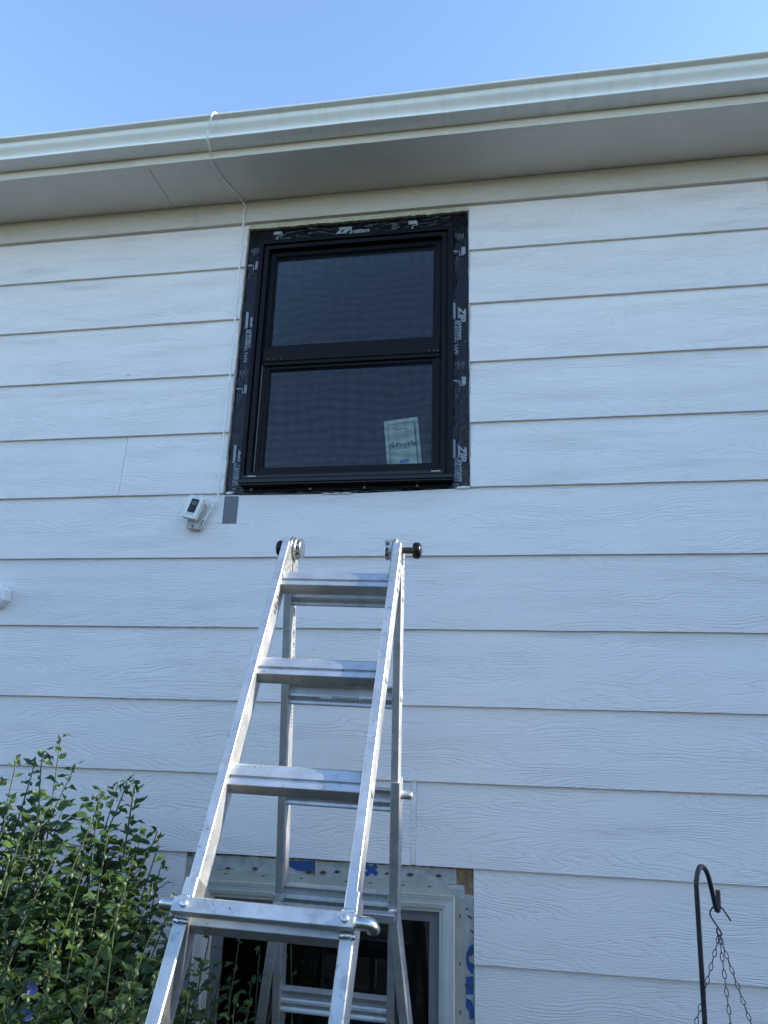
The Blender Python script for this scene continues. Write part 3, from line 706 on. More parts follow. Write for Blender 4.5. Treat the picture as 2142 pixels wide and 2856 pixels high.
# outer telescoping section, front
OW = .0145
feet = []
def outer_leg(PT, NN, sgn, d0, d1, x0, x1, t, dflare=None):
    pts = [(x0, d0), (x0, dflare if dflare else d1)] + ([(x1, d1)] if dflare else [])
    b = MB(); w = OW; bev = .0025
    sec = [(-w + bev, -t), (w - bev, -t), (w, -t + bev), (w, t - bev), (w - bev, t), (-w + bev, t), (-w, t - bev), (-w, -t + bev)]
    n = len(sec); vs = []
    for x, d in pts:
        p = PT(sgn * x, d, 0); vs += [p + LWX * a + NN * c for a, c in sec]
    fs = [(j * n + i, j * n + (i + 1) % n, (j + 1) * n + (i + 1) % n, (j + 1) * n + i) for j in range(len(pts) - 1) for i in range(n)]
    fs += [tuple(range(n))[::-1], tuple(range((len(pts) - 1) * n, len(pts) * n))]
    b.add(vs, fs); o = b.build('outer_rail', 'alu', ladder)
    f = MB(); p = PT(sgn * x1 if dflare else sgn * x0, d1 - .02, 0); f.obox(p, LWX, NN, LWX.cross(NN), OW + .004, t + .006, .03, .004); f.build('rubber_foot', 'rubber', ladder)
dfg = (LC.z - GZ) / -DF.z - .012; dbg = (LC.z - GZ) / -DB.z - .012
for sgn in (-1, 1):
    outer_leg(FP, NF, sgn, 1.032, dfg, .1770, .245, .0372, 1.60)
    outer_leg(BP, NB, sgn, .744 if sgn > 0 else 1.10, dbg, .1775, .335, .0372, 1.155)
def crossbar(PT, DIR, NN, d, n0, n1, hd, xe, name='cross_bar'):
    b = MB(); c = PT(0, d, (n0 + n1) / 2); b.obox(c, DIR, NN, LWX, hd, abs(n1 - n0) / 2, xe, .002); return b.build(name, 'alu', ladder)
crossbar(FP, DF, NF, 1.0945, .0385, .0690, .0150, .1915)
crossbar(BP, DB, NB, 1.128, -.0390, -.0640, .0130, .1850)
for x, d in ((-.1663, 1.0928), (.1741, 1.0932)):
    b = MB(); c = FP(x, d, .0705); b.tube([c - NF * .002, c + NF * .0022, c + NF * .0042, c + NF * .005], .0085, 20, True, [.0085, .0085, .0072, .0045]); b.build('bolt', 'steel', ladder, True)
def peg(PT, NN, DIR, sgn, d, n, xr):
    b = MB(); pts = [PT(sgn * .188, d, n)]
    pts += [PT(sgn * (.188 + (xr - .188) * t), d, n) for t in (.3, .55)]
    for i in range(1, 7):
        a = R(15 * i); pts.append(PT(sgn * (xr - .014 + .014 * math.sin(a)), d + .014 * (1 - math.cos(a)) * .5, n - .014 * (1 - math.cos(a))))
    pts += [PT(sgn * xr, d + .009, n - .018)]
    b.tube(pts, .0140, 14, True, [.0140] * (len(pts) - 1) + [.010]); b.build('locking_peg', 'chrome', ladder, True)
b = MB(); b.tube([FP(x, 1.0905, .0480) for x in (-.186, -.200, -.214, -.2220, -.2265, -.2285)], .0140, 16, True, [.0140, .0140, .0140, .0128, .0092, .003]); b.build('locking_peg', 'chrome', ladder, True); peg(FP, NF, DF, 1, 1.0945, .0520, .2290)
b = MB(); b.tube([BP(x, .788, -.004) for x in (.186, .200, .214, .2215, .2265, .2285)], .0125, 16, True, [.0125, .0125, .0125, .0115, .0085, .003]); b.build('locking_peg', 'castalu', ladder, True)
wd_ = MB()
for (x, d, n, s) in ((-.1745, 1.1185, .040, 1), (.178, 1.1170, .040, 1.2), (-.176, 1.0735, .042, .8), (.177, 1.0735, .042, 1.1)):
    for i in range(5): wd_.ball(FP(x + (i - 2) * .0055, d + jit(.0015), n), .0062 * s, (1, 1, 1), 5, 8)
for i in range(4): wd_.ball(BP(.172 + i * .004, 1.112 + jit(.002), -.045), .006, (1, 1, 1), 5, 8)
wd_.build('weld_bead', 'weld', ladder, True)
# hinges with pull knobs
HC = (FP(0, .0480, 0) + BP(0, .0480, 0)) / 2
for sgn in (-1, 1):
    xo = .040 if sgn > 0 else .012
    b = MB(); b.disc(HC + LWX * (sgn * .1640), LWX, .0365, .012, 32, .002); b.disc(HC + LWX * (sgn * .1520), LWX, .0355, .010, 32, .002); hg = b.build('hinge', 'castalu', ladder)
    smooth_angle(hg, 35)
    b = MB()
    for i in range(10):
        a = 2 * math.pi * i / 10; c = HC + LWX * (sgn * .1425) + (DF * math.cos(a) + NF * math.sin(a)) * .024
        b.obox(c, LWX, (DF * math.cos(a) + NF * math.sin(a)), (DF * -math.sin(a) + NF * math.cos(a)), .0055, .0055, .0045)
    b.disc(HC + LWX * (sgn * .1425), LWX, .019, .011, 24); b.build('lock_ring', 'castalu', hg)
    b = MB(); b.disc(HC + LWX * (sgn * .1350), LWX, .0320, .0045, 32, .0018); smooth_angle(b.build('hinge_cap', 'chrome', hg), 35)
    b = MB(); b.disc(HC + LWX * (sgn * (.170 + xo / 2 + .010)), LWX, .0098, xo + .03, 16); b.build('knob_shaft', 'rust', hg)
    c = HC + LWX * (sgn * (.186 + xo - .006))
    b = MB(); b.tube([c + LWX * (sgn * t) for t in (-.002, .002, .008, .014, .019, .0225, .024)], .022, 24, True, [.022, .0250, .0256, .0256, .0240, .0195, .011]); smooth_angle(b.build('knob', 'rubber', hg), 50)
    for PT, NN, DIR in ((FP, NF, DF), (BP, NB, DB)):
        b = MB(); b.obox(PT(sgn * (RI - .0015), .115, 0), LWX, NN, DIR, .0015, .0305, .060); b.build('hinge_plate', 'castalu', ladder)
        b = MB()
        for dd, nn in ((.075, .012), (.088, -.008), (.105, .016), (.125, -.002), (.142, .012), (.158, -.010), (.165, .010)):
            for xx in (RI - .0032, RO + .0008): b.disc(PT(sgn * xx, dd, nn), LWX, .0031, .0016, 10)
        b.build('rivet', 'rivet', ladder)
# decals on the rails and a rung
def strip_decal(PT, DIR, NN, x, marks, m='decal', parent=ladder):
    b = MB()
    for d0, d1, n0, n1 in marks: b.add([PT(x, d0, n0), PT(x, d1, n0), PT(x, d1, n1), PT(x, d0, n1)], [(0, 1, 2, 3)])
    return b.build('warning_decal', m, parent)
mk = [(.235, .262, .006, .024)] + [(.30 + .002 * i, .302 + .002 * i, .014 - .0012 * i, .014 + .0012 * i) for i in range(8)] + [(.316, .330, .011, .017)]
mk += [(.345, .352, .008, .022), (.356, .359, .008, .022), (.368, .372, .008, .013), (.374, .377, .014, .022)] + [(.44 + i * .011, .443 + i * .011, .007, .015 + (i * 5 % 3) * .004) for i in range(16)]
strip_decal(BP, DB, NB, -RI + .0006, mk)
ring_ = MB(); 
for i in range(20):
    a0, a1 = 2 * math.pi * i / 20, 2 * math.pi * (i + 1) / 20
    ring_.add([BP(-RI + .0006, .405 + math.cos(a) * r * 1.6, .0145 + math.sin(a) * r) for a in (a0, a1) for r in (.0085, .0115)], [(0, 1, 3, 2)])
ring_.build('warning_decal', 'decal', ladder)
strip_decal(FP, DF, NF, -RI + .0006, [(.225 + .016 * i, .236 + .016 * i, -.010, .008 + (i % 2) * .006) for i in range(5)])
dk = H0 + SP * 2 - .0003
b = MB(); b.add([BP(x, dk + dd, -.0192) for x, dd in ((-.065, -.0040), (.065, -.0040), (.065, .0020), (-.065, .0020))], [(0, 1, 2, 3)])
b.add([BP(x, dk + dd, nn) for x, dd, nn in ((-.065, -.0118, -.0168), (.065, -.0118, -.0168), (.065, -.0040, -.0192), (-.065, -.0040, -.0192))], [(0, 1, 2, 3)])
b.build('maker_decal', 'decalbg', ladder)
b = MB()
for i in range(9):
    for j in range(3):
        x = -.026 + i * .0095; b.add([BP(x + a, dk - .0075 + j * .0035 + c, -.0196 if j > 0 else -.0186) for a, c in ((0, 0), (.0075, 0), (.0075, .0016), (0, .0016))], [(0, 1, 2, 3)])
b.build('maker_decal', 'decal', ladder)

# ------------------------------------------------------------------ security camera on a wood block
sec = thing('security_camera', 'small cream security camera with black face on a wooden block left of window corner', 'camera', (-1.243, 0, .75))
rot = R(-13.5); ux = Vector((math.cos(rot), 0, math.sin(rot))); uz = Vector((-math.sin(rot), 0, math.cos(rot))); uy = Vector((0, 1, 0))
tl = R(10); ux2 = ux; uy2 = (uy * math.cos(tl) - uz * math.sin(tl)); uz2 = uy * math.sin(tl) + uz * math.cos(tl)
cc = Vector((-1.2425, -.0415, .8350))
def CP(x, y, z): return cc + ux2 * x + uy2 * y + uz2 * z
b = MB(); b.obox(CP(0, 0, 0), ux2, uz2, uy2, .0315, .0500, .0125, .003); b.build('camera_body', 'camwhite', sec)
b = MB(); b.obox(CP(.002, -.0127, .004), ux2, uz2, uy2, .0165, .0310, .0008, .002); b.build('camera_face', 'camblack', sec)
b = MB()
for r0, r1 in ((.0045, .0052), (.0075, .0085)):
    for i in range(24):
        a0, a1 = 2 * math.pi * i / 24, 2 * math.pi * (i + 1) / 24
        b.add([CP(.002 + r * math.cos(a), -.0139, .016 + r * math.sin(a)) for a in (a0, a1) for r in (r0, r1)], [(0, 1, 3, 2)])
b.build('lens_ring', 'castalu', sec)
b = MB()
for i in range(9): b.obox(CP(-.014 + i * .0038, -.0127, -.0335), ux2, uz2, uy2, .0011, .0035, .0004)
b.build('speaker_grille', 'castalu', sec)
b = MB(); b.obox(CP(0, -.0127, -.0415), ux2, uz2, uy2, .0325, .0004, .0003); b.build('cover_seam', 'castalu', sec)
t = text_verts('ring', .012, 0, 0, 'CENTER'); mesh('lettering', [CP(v.x + .002, -.0129, v.y + .040) for v in t[0]], t[1], 'decalbg', sec)
b = MB(); bc = Vector((-1.2385, -.0185, .8060)); r2 = R(-7); bx2 = Vector((math.cos(r2), 0, math.sin(r2))); bz2 = Vector((-math.sin(r2), 0, math.cos(r2)))
b.extr([(-.027, -.055), (.027, -.055), (.027, .055), (-.027, .055)], bc - uy * .0105, bc + uy * .0185, bx2, bz2); b.build('mounting_block', 'wood', sec)
b = MB(); b.disc(bc - uy * .0110 - bz2 * .0455 + bx2 * .000, uy, .0048, .001, 14); b.build('screw_hole', 'decal', sec)

# ------------------------------------------------------------------ white cable
def crv(pts, n=6):
    out = []; P_ = [Vector(p) for p in pts]
    for i in range(len(P_) - 1):
        p0, p1, p2, p3 = P_[max(i - 1, 0)], P_[i], P_[i + 1], P_[min(i + 2, len(P_) - 1)]
        for j in range(n):
            t = j / n; out.append(.5 * ((2 * p1) + (p2 - p0) * t + (2 * p0 - 5 * p1 + 4 * p2 - p3) * t * t + (3 * p1 - p0 - 3 * p2 + p3) * t ** 3))
    out.append(P_[-1]); return out
Z1 = lambda a, b: (a / 1.549, 100 + b / 1.549)
Zb = lambda a, b: (620 + a / 5.53, 560 + b / 5.53)
Zc = lambda a, b: (600 + a / 4.81, 960 + b / 4.81)
Z8 = lambda a, b: (450 + a / 5.53, 1320 + b / 5.53)
cp = [Vector((-1.155, -.330, 2.470)), Vector((-1.160, -.375, 2.4775)), aty(*Z1(922, 332), -.4025), aty(*Z1(908, 370), -.3960), aty(*Z1(899, 410), -.3730), aty(*Z1(896, 440), -.3640), aty(*Z1(905, 480), -.330), aty(*Z1(910, 515), -.2905), atz(*Z1(914, 543), 2.3425)]
cp += [atz(*Z1(a, b), 2.3425) for a, b in ((935, 575), (960, 612), (990, 645), (1030, 690))]
cp += [aty(*Zb(345, 75), -.0115)] + [aty(*Zb(a, b), -.0115) for a, b in ((342, 150), (325, 260))]
cp += [aty(*Zb(a, b), -.0050) for a, b in ((330, 345), (305, 500), (290, 680), (295, 790), (265, 985), (255, 1160), (235, 1380), (215, 1560), (195, 1680), (200, 1790), (185, 1960), (152, 2110))]
cp += [aty(*Zc(a, b), -.0050) for a, b in ((232, 50), (200, 330), (203, 400), (165, 650), (150, 900), (120, 1150), (100, 1400), (75, 1650), (40, 1900), (42, 2030))]
cp += [aty(*Z8(a, b), -.006) for a, b in ((880, 370), (850, 430), (790, 510))]
cable = thing('cable', 'thin white cable running from the gutter down beside the black window', 'cable', (-1.2, -.01, .8))
b = MB(); b.tube(crv(cp, 5), .0036, 8); b.build('wire', 'cable', cable, True)
b = MB()
for off in (0, .007, .013):
    q = [aty(*Z8(a, bb), -.008 - off * .6) for a, bb in ((800 - off * 900, 380 + off * 3000), (790, 500), (740, 600), (690, 700), (650 - off * 300, 780), (610, 830), (580, 800), (610, 740), (670, 680 + off * 400), (730, 600), (800, 500), (825, 430))]
    b.tube(crv(q, 4), .0024, 7)
b.tube(crv([aty(*Z8(a, bb), y) for a, bb, y in ((575, 375, -.045), (620, 350, -.03), (700, 370, -.018), (760, 430, -.010), (785, 490, -.008))], 4), .0024, 7)
b.build('coiled_slack', 'cable', cable, True)
b = MB()
for q in (Z8(785, 505), Z8(665, 710)): b.ball(aty(*q, -.010), .0085, (1.2, .9, .55))
for q in (Zc(203, 392), Zc(40, 1905), Zc(45, 2035), Zb(345, 80)): b.ball(aty(*q, -.004), .0048)
b.build('cable_clip', 'cable', cable, True)
# ------------------------------------------------------------------ grey tape strip
p4 = [aty(*q, -.0012) for q in ((623.6, 1381.5), (663.4, 1381.5), (657, 1459.2), (617.3, 1459.2))]
def on_row6(v, lift): return Vector((v.x, (v.z - zl(6, v.x)) * SLOPE - lift, v.z))
gt = [on_row6(v, .0010) for v in p4]; gt2 = [on_row6(v, .0002) for v in p4]
ts = mesh('tape_strip', gt + gt2, [(0, 1, 2, 3), (4, 5, 6, 7), (0, 1, 5, 4), (1, 2, 6, 5), (2, 3, 7, 6), (3, 0, 4, 7)], 'greytape')
tag(ts, 'short strip of grey tape stuck on the siding below the window corner', 'tape')
b = MB()
for q in (Z8(1060, 365), Z8(1040, 735)): p = on_row6(aty(*q, 0), .0014); b.disc(p, uy, .0026, .001, 10)
o = b.build('nail_hole', 'decal', ts)

# ------------------------------------------------------------------ white octagonal fixture at the left edge
oc = thing('wall_fixture', 'white octagonal plastic box on the siding at the left edge', 'fixture', (-2.062, 0, .482))
b = MB(); c = Vector((-2.0760, -.020, .4780)); rr = .0500
def octa(r, y, ph=22.5): return [Vector((c.x + r * math.cos(R(ph + 45 * i)), y, c.z + r * 1.02 * math.sin(R(ph + 45 * i)))) for i in range(8)]
vs = octa(rr, .004) + octa(rr, -.038) + octa(rr * .80, -.046)
fs = [(i, (i + 1) % 8, 8 + (i + 1) % 8, 8 + i) for i in range(8)] + [(8 + i, 8 + (i + 1) % 8, 16 + (i + 1) % 8, 16 + i) for i in range(8)] + [tuple(range(16, 24))]
b.add(vs, fs); b.build('box_body', 'whiteplastic', oc)
b = MB(); b.box(-2.076, -2.0748, -.0466, -.0458, .446, .508); b.build('cover_groove', 'castalu', oc)

# ------------------------------------------------------------------ shepherd hook and hanging chains
hook = thing('shepherd_hook', 'black iron shepherd hook pole in front of the siding at lower right', 'garden hook', (.45, -.56, GZ))
Z7 = lambda a, b: (1842 + a / 3.16, 2156 + b / 3.16)
py = -.56
pA, pB = aty(*Z7(320, 1060), py), aty(*Z7(392, 2212), py); d = (pB - pA).normalized(); base = pA + d * ((GZ - .1 - pA.z) / d.z)
pl = [base, pB, pA]
for (a, bb), y in (((318, 960), -.560), ((325, 890), -.556), ((343, 835), -.548), ((366, 826), -.535), ((392, 845), -.522), ((420, 905), -.508), ((447, 1010), -.493), ((470, 1110), -.482), ((484, 1170), -.474), ((497, 1207), -.467), ((508, 1207), -.460), ((511, 1160), -.456), ((506, 1030), -.452)):
    pl.append(aty(*Z7(a, bb), y))
b = MB(); b.tube(pl[:2] + crv(pl[1:], 5), .0062, 12); b.build('pole', 'iron', hook, True)
hb = thing('hanging_basket', 'hanging basket on three black chains from the shepherd hook', 'hanging basket', tuple(aty(*Z7(520, 1430), -.462) - Vector((0, 0, .62))))
b = MB(); b.tube(crv([aty(*Z7(a, bb), -.462) for a, bb in ((620, 1303), (575, 1235), (540, 1190), (505, 1174), (470, 1178), (440, 1215), (440, 1255), (470, 1305), (510, 1365), (538, 1415), (530, 1432), (508, 1428), (499, 1405), (497, 1368))], 5), .0021, 8); b.build('s_hook', 'wire', hb, True)
lk = None
def link_mesh():
    vs = []; fs = []; N1, N2 = 12, 5
    for i in range(N1):
        a = 2 * math.pi * i / N1; cx_ = .0105 * math.cos(a); cy_ = (.0046 + .0012 * math.cos(a)) * math.sin(a)
        dx_, dy_ = math.cos(a), math.sin(a)
        for j in range(N2):
            bb = 2 * math.pi * j / N2; rr_ = .00115
            vs.append((cx_ + dx_ * rr_ * math.cos(bb), cy_ + dy_ * rr_ * math.cos(bb), rr_ * math.sin(bb)))
    for i in range(N1):
        for j in range(N2): fs.append((i * N2 + j, ((i + 1) % N1) * N2 + j, ((i + 1) % N1) * N2 + (j + 1) % N2, i * N2 + (j + 1) % N2))
    me = bpy.data.meshes.new('chain_link'); me.from_pydata(vs, [], fs); me.materials.append(MT['wire']); return me
lmesh = link_mesh(); T = aty(*Z7(519, 1432), -.462)
ends_ = []
for (a, bb), y in (((312, 2212), -.395), ((618, 2212), -.500), ((800, 2212), -.430)):
    E_ = aty(*Z7(a, bb), y); dd = (E_ - T); E2 = T + dd * (.46 / dd.length); ends_.append(E2); dd = (E2 - T); n_ = int(dd.length / .0188); ax = dd.normalized()
    chain = bpy.data.objects.new('chain', bpy.data.meshes.new('chain_ring')); ringm = MB(); ringm.ball(E2, .003); chain = ringm.build('chain', 'wire', hb)
    u0 = ax.cross(Vector((0, 1, 0))).normalized()
    for i in range(n_):
        p = T + ax * (.0105 + i * .0188); tw = R(35 + 70 * (i % 2)); u1 = (u0 * math.cos(tw) + ax.cross(u0) * math.sin(tw)); w1_ = ax.cross(u1)
        o = bpy.data.objects.new('chain_link', lmesh); COL.objects.link(o); o.parent = chain
        mm = Matrix((ax, u1, w1_)).transposed().to_4x4(); mm.translation = p; o.matrix_world = mm
ctr = (ends_[0] + ends_[1] + ends_[2]) / 3
b = MB(); rr = max((e - ctr).length for e in ends_)
prof = [(rr, .006), (rr + .008, .004), (rr + .006, -.012), (rr * .86, -.10), (rr * .6, -.15), (.0, -.155)]
sg = 32
for r_, z_ in prof: b.v += [ctr + Vector((r_ * math.cos(2 * math.pi * k / sg), r_ * math.sin(2 * math.pi * k / sg), z_)) for k in range(sg)]
for i in range(len(prof) - 1):
    for k in range(sg): b.f.append((i * sg + k, i * sg + (k + 1) % sg, (i + 1) * sg + (k + 1) % sg, (i + 1) * sg + k))
b.build('basket_bowl', 'soil', hb, True)

# ------------------------------------------------------------------ flowering shrub
shrub = thing('flowering_shrub', 'leafy green shrub with upright stems against the siding at lower left', 'shrub', (-1.75, -.5, GZ))
half = [(0, .015), (.10, .16), (.20, .33), (.245, .31), (.33, .40), (.385, .35), (.46, .385), (.52, .30), (.60, .30), (.65, .22), (.75, .19), (.80, .12), (.90, .085), (1.0, 0)]
def leaf_mesh(name, curl, fold, widen):
    vs = []; fs = []; n = len(half)
    for u, hw in half:
        z = -curl * u * u + .06 * math.sin(u * 7 + curl * 9)
        for s in (-1, 0, 1): vs.append((u, s * hw * widen, z + abs(s) * fold * hw + (.02 * math.sin(u * 23) if s else 0)))
    for i in range(n - 1):
        for s in (0, 1): fs.append((i * 3 + s, (i + 1) * 3 + s, (i + 1) * 3 + s + 1, i * 3 + s + 1))
    return vs, fs
variants = [leaf_mesh('leaf', .25, .45, .66), leaf_mesh('leaf', .5, .25, .78), leaf_mesh('leaf', .05, .7, .56), leaf_mesh('leaf', .35, .1, .82)]
vmesh = []
for vs, fs in variants:
    me = bpy.data.meshes.new('leaf'); me.from_pydata(vs, [], fs); me.materials.append(MT['leaf']); me.polygons.foreach_set('use_smooth', [True] * len(me.polygons)); vmesh.append(me)
ymesh = []
for me0 in vmesh:
    me = me0.copy(); me.name = 'leaf'; me.materials.clear(); me.materials.append(MT['young']); ymesh.append(me)
leaves = []; budpts = []; rng = random.Random(21)
def add_leaf(p, dirv, size, young=False):
    dirv = dirv.normalized(); upv = Vector((rng.gauss(0, .35), rng.gauss(-.25, .35), 1)); side = upv.cross(dirv)
    if side.length < .05: side = Vector((1, 0, 0)).cross(dirv)
    side.normalize(); nrm = dirv.cross(side)
    m = Matrix((dirv, side, nrm)).transposed().to_4x4() @ Matrix.Scale(size, 4); m.translation = p
    leaves.append((m, rng.randrange(4), size, young))
stem_n = 0
def stem_tube(pts, r0, r1, name='stem'):
    b = MB(); n = len(pts); b.tube(pts, r0, 6, True, [r0 + (r1 - r0) * i / (n - 1) for i in range(n)]); return b.build(name, 'stem', shrub, True)
def shoot(tip, base, dens=1.0, big=1.0, twigs=True):
    L = (tip - base).length; bow = Vector((rng.gauss(0, .04), rng.gauss(0, .04), 0)) * L
    ctrl = [base, base.lerp(tip, .35) + bow * 1.1, base.lerp(tip, .7) + bow * .7, tip - Vector((rng.gauss(0, .008), rng.gauss(0, .008), .03)), tip]
    pts = crv(ctrl, 7); stem_tube(pts, .0042, .0010)
    acc = [0]
    for i in range(1, len(pts)): acc.append(acc[-1] + (pts[i] - pts[i - 1]).length)
    tot = acc[-1]
    def at(s):
        s = max(0, min(tot, s))
        for i in range(1, len(acc)):
            if acc[i] >= s: t = (s - acc[i - 1]) / max(1e-6, acc[i] - acc[i - 1]); return pts[i - 1].lerp(pts[i], t), (pts[i] - pts[i - 1]).normalized()
    # crown of small leaves at the tip
    for i in range(4):
        p, t = at(tot - .004 * i); a = rng.uniform(0, 6.28); add_leaf(p, t * 1.2 + Vector((math.cos(a), math.sin(a), .2)) * .5, rng.uniform(.014, .026), rng.random() < .75)
    s = tot - .022; ang = rng.uniform(0, 6.28)
    while s > tot - 1.15 and s > .2:
        p, t = at(s); back = tot - s; ang += 2.4 + rng.gauss(0, .3)
        size = min(.068, .028 + back * .165) * rng.uniform(.75, 1.15) * big
        out = Vector((math.cos(ang), math.sin(ang), 0)); el = .75 - min(.8, back * 1.6) + rng.gauss(0, .2)
        pet = out * (.008 + min(.02, back * .06)) + Vector((0, 0, .006))
        add_leaf(p + pet * .8, out + Vector((0, 0, el)), size, rng.random() < .40 - back * 2.0)
        if rng.random() < .5: budpts.append((p + out.cross(t) * .008 + Vector((0, 0, .006)), rng.uniform(.003, .0062)))
        if twigs and back > .27 and rng.random() < .62 * dens:
            tl_ = rng.uniform(.04, .15) + min(.10, back * .12); td = (out + Vector((rng.gauss(0, .2), rng.gauss(0, .2), .9))).normalized(); q = p + td * tl_
            stem_tube([p, p + td * tl_ * .5 + Vector((0, 0, -.004)), q], .0022, .0010, 'twig')
            for j in range(int(tl_ / .021)):
                pj = p.lerp(q, .3 + .7 * j / max(1, int(tl_ / .021))); aj = rng.uniform(0, 6.28)
                add_leaf(pj, Vector((math.cos(aj), math.sin(aj), rng.uniform(-.2, .7))), rng.uniform(.030, .056) * big)
            add_leaf(q, td, rng.uniform(.025, .045))
            if rng.random() < .6: budpts.append((q + Vector((0, 0, .004)), rng.uniform(.004, .0068)))
        s -= rng.uniform(.020, .037) / dens
def base_for(tip, spread=.55):
    c0 = Vector((-1.72, -.50, GZ + .02)); return Vector((c0.x + (tip.x - c0.x) * spread + rng.gauss(0, .05), c0.y + (tip.y - c0.y) * spread + rng.gauss(0, .04), c0.z))
tips = [(6, 2180, -.45), (49, 2122, -.40), (89, 2122, -.50), (165, 2068, -.42), (138, 2108, -.52), (206, 2140, -.36), (278, 2240, -.34), (284, 2214, -.55), (321, 2190, -.40), (340, 2190, -.52), (357, 2194, -.38), (381, 2196, -.48),
        (398, 2320, -.34), (424, 2325, -.42), (436, 2348, -.36), (458, 2420, -.40), (30, 2250, -.60), (110, 2270, -.62), (235, 2290, -.60), (180, 2240, -.34), (60, 2330, -.66), (300, 2330, -.62), (370, 2400, -.58), (20, 2400, -.72),
        (150, 2380, -.68), (250, 2420, -.70), (-40, 2150, -.45), (-90, 2200, -.55), (-60, 2350, -.70), (-140, 2260, -.4), (420, 2470, -.54), (470, 2510, -.48), (340, 2480, -.66), (480, 2580, -.60), (520, 2640, -.50), (430, 2600, -.70), (505, 2560, -.40)]
for u, v, y in tips:
    tip = aty(u, v, y); shoot(tip, base_for(tip))
for u, v, y in ((67, 2536, -.93), (207, 2546, -.90), (342, 2532, -.84), (10, 2590, -.98), (290, 2640, -.92), (140, 2660, -.95), (380, 2700, -.86), (60, 2720, -1.0), (230, 2760, -.97), (440, 2720, -.80), (330, 2800, -.95), (120, 2800, -1.0), (-30, 2700, -.95)):
    tip = aty(u, v, y); shoot(tip, base_for(tip, .6), 1.15, .95)
for u, v, y in ((574, 2610, -.30), (610, 2690, -.36), (560, 2700, -.45), (640, 2740, -.34), (590, 2760, -.50), (690, 2800, -.30), (520, 2780, -.62), (660, 2790, -.42), (700, 2740, -.26)):
    tip = aty(u, v, y); shoot(tip, Vector((tip.x - .10 + rng.gauss(0, .04), tip.y, GZ + .02)), .8, 1.0)
for u, v, y in ((668, 2620, -.22), (723, 2645, -.20), (815, 2600, -.16)):
    tip = aty(u, v, y); shoot(tip, Vector((tip.x - .08, tip.y - .02, GZ + .02)), .42, .62, False)
# the 300 leaves that show largest stay single objects, the rest of the foliage is one mesh
def show(item):
    m, vi, size, yg = item; p = m.translation - CAM; dz_ = p.dot(FW); u = CX + FPX * p.dot(RT) / dz_; v = CY - FPX * p.dot(UP) / dz_
    if not (-20 < u < 1000 and 1900 < v < 2870): return -1
    front = -m.translation.y
    n = (m.to_3x3() @ Vector((0, 0, 1))).normalized()
    return size / dz_ * (0.35 + abs(n.dot(p.normalized()))) * (1.0 + front * .9 + max(0, (2330 - v) / 600))
order = sorted(range(len(leaves)), key=lambda i: -show(leaves[i]))
single = set(order[:300]); fm = MB(); fmat = []
for i, (m, vi, size, yg) in enumerate(leaves):
    if i in single:
        o = bpy.data.objects.new('leaf', ymesh[vi] if yg else vmesh[vi]); COL.objects.link(o); o.parent = shrub; o.matrix_parent_inverse = Matrix.Translation(-wloc(shrub)); o.matrix_basis = m
    else:
        vs, fs = variants[vi]; o_ = len(fm.v); fm.v += [m @ Vector(v) for v in vs]; fm.f += [tuple(k + o_ for k in f) for f in fs]; fmat += [1 if yg else 0] * len(fs)
me = bpy.data.meshes.new('foliage'); me.from_pydata([tuple(v) for v in fm.v], [], fm.f); me.materials.append(MT['leaf']); me.materials.append(MT['young']); me.polygons.foreach_set('material_index', fmat); me.polygons.foreach_set('use_smooth', [True] * len(me.polygons))
fo = link(bpy.data.objects.new('foliage', me), shrub); fo['kind'] = 'stuff'
bb_ = MB()
for p, r in budpts: bb_.ball(p, r, (1, 1, 1.35), 4, 6)
o = bb_.build('buds', 'bud', shrub, True); o['kind'] = 'stuff'
for u, v, y, s in ((98, 2752, -.90, .62), (84, 2826, -.90, .55)):
    c = aty(u, v, y); b = MB()
    for i in range(7):
        a = 2 * math.pi * i / 7 + rng.random(); dv = Vector((math.cos(a), -.9, math.sin(a))).normalized(); sd = dv.cross(Vector((0, 1, 0))).normalized(); ln = .030 * s
        b.add([c, c + dv * ln * .5 + sd * .012 * s, c + dv * ln + sd * .009 * s + Vector((0, rng.gauss(0, .004), 0)), c + dv * ln * 1.08, c + dv * ln - sd * .009 * s, c + dv * ln * .5 - sd * .012 * s], [(0, 1, 2, 3), (0, 3, 4, 5)])
    b.build('blossom', 'petal', shrub)

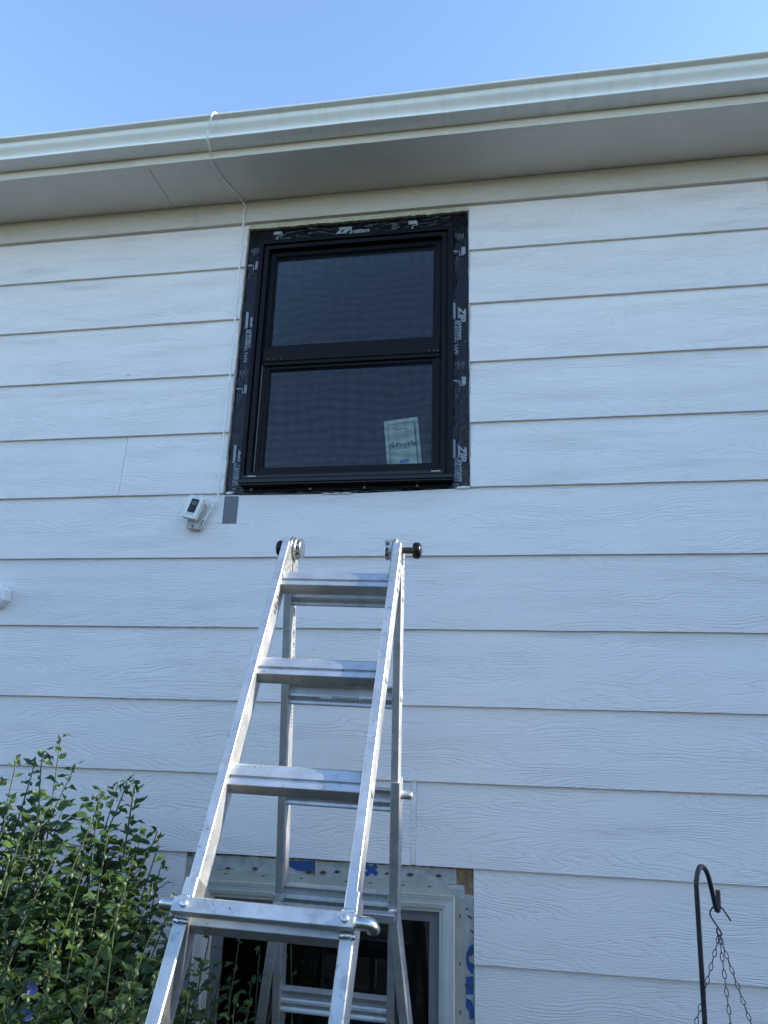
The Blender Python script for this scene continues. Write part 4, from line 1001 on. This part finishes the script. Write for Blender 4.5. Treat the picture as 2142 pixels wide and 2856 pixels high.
# ------------------------------------------------------------------ unseen trees added to shape the light: a sky-blocking belt, one sun-masking tree
def quad_leaf(mb, p, size, r):
    a = Vector((r.gauss(0, 1), r.gauss(0, 1), r.gauss(0, .7))).normalized(); bq = a.cross(Vector((r.gauss(0, 1), r.gauss(0, 1), r.gauss(0, 1)))).normalized()
    mb.add([p - a * size, p + bq * size * .5, p + a * size, p - bq * size * .5], [(0, 1, 2, 3)])
rt = random.Random(5); tl_ = MB()  # added belt out of view, taller at the sun end to shade the lawn
for i in range(22000):
    t = rt.random(); a = R(182 + 168 * t); rad = 10.5 + rt.random() * 2.5
    top = 3.6 + 4.2 * max(0, (t - .80) / .2) + .9 * noise.noise(Vector((t * 17, 0, 3))) + .5 * noise.noise(Vector((t * 60, 1, 3)))
    quad_leaf(tl_, Vector((rad * math.cos(a), -1.5 + rad * math.sin(a), GZ + top * rt.random() ** .8)), rt.uniform(.10, .20), rt)
belt = tl_.build('sky_block_trees', 'leaf'); belt['kind'] = 'stuff'; belt['label'] = 'added out-of-view belt of trees that blocks low sky and shades the lawn'; belt['category'] = 'trees'
TX, TY, TOP = 12.5, -.9, 6.2  # added tree out of view, crown set to mask sun from lower ladder and lawn
tree = thing('sun_block_tree', 'added out-of-view leafy tree that masks the sun from the right', 'tree', (TX, TY, GZ))
b = MB(); b.tube([(TX, TY, GZ - .1), (TX + .05, TY, GZ + 1.5), (TX - .05, TY + .05, GZ + 3.2), (TX, TY, TOP - 1.2)], .2, 10, True, [.24, .19, .14, .04])
for i in range(9):
    a = i * 2.4; z0 = GZ + 2.2 + i * .45; ln = 2.3 - i * .12; q = Vector((TX, TY, z0)); e = q + Vector((math.cos(a) * ln, math.sin(a) * ln, 1.1)); b.tube([q, q.lerp(e, .5) + Vector((0, 0, .2)), e], .06, 6, True, [.07, .045, .015])
b.build('trunk', 'stem', tree, True)
cr = MB()
for i in range(8500):
    u = rt.random(); th = rt.uniform(0, 6.28); ph = math.acos(rt.uniform(-1, 1)); rr = (rt.random() ** .4)
    d = Vector((math.sin(ph) * math.cos(th), math.sin(ph) * math.sin(th), math.cos(ph)))
    R0 = Vector((2.4, 4.1, (TOP - GZ - 1.4) / 2)); lump = .82 + .30 * noise.noise(d * 2.3 + Vector((4, 1, 7)))
    p = Vector((TX, TY, GZ + 1.4 + R0.z)) + Vector((d.x * R0.x, d.y * R0.y, d.z * R0.z)) * rr * lump
    quad_leaf(cr, p, rt.uniform(.09, .17), rt)
cr.build('crown', 'leaf', tree)
print('leaves', len(leaves), 'objects', len(bpy.data.objects))
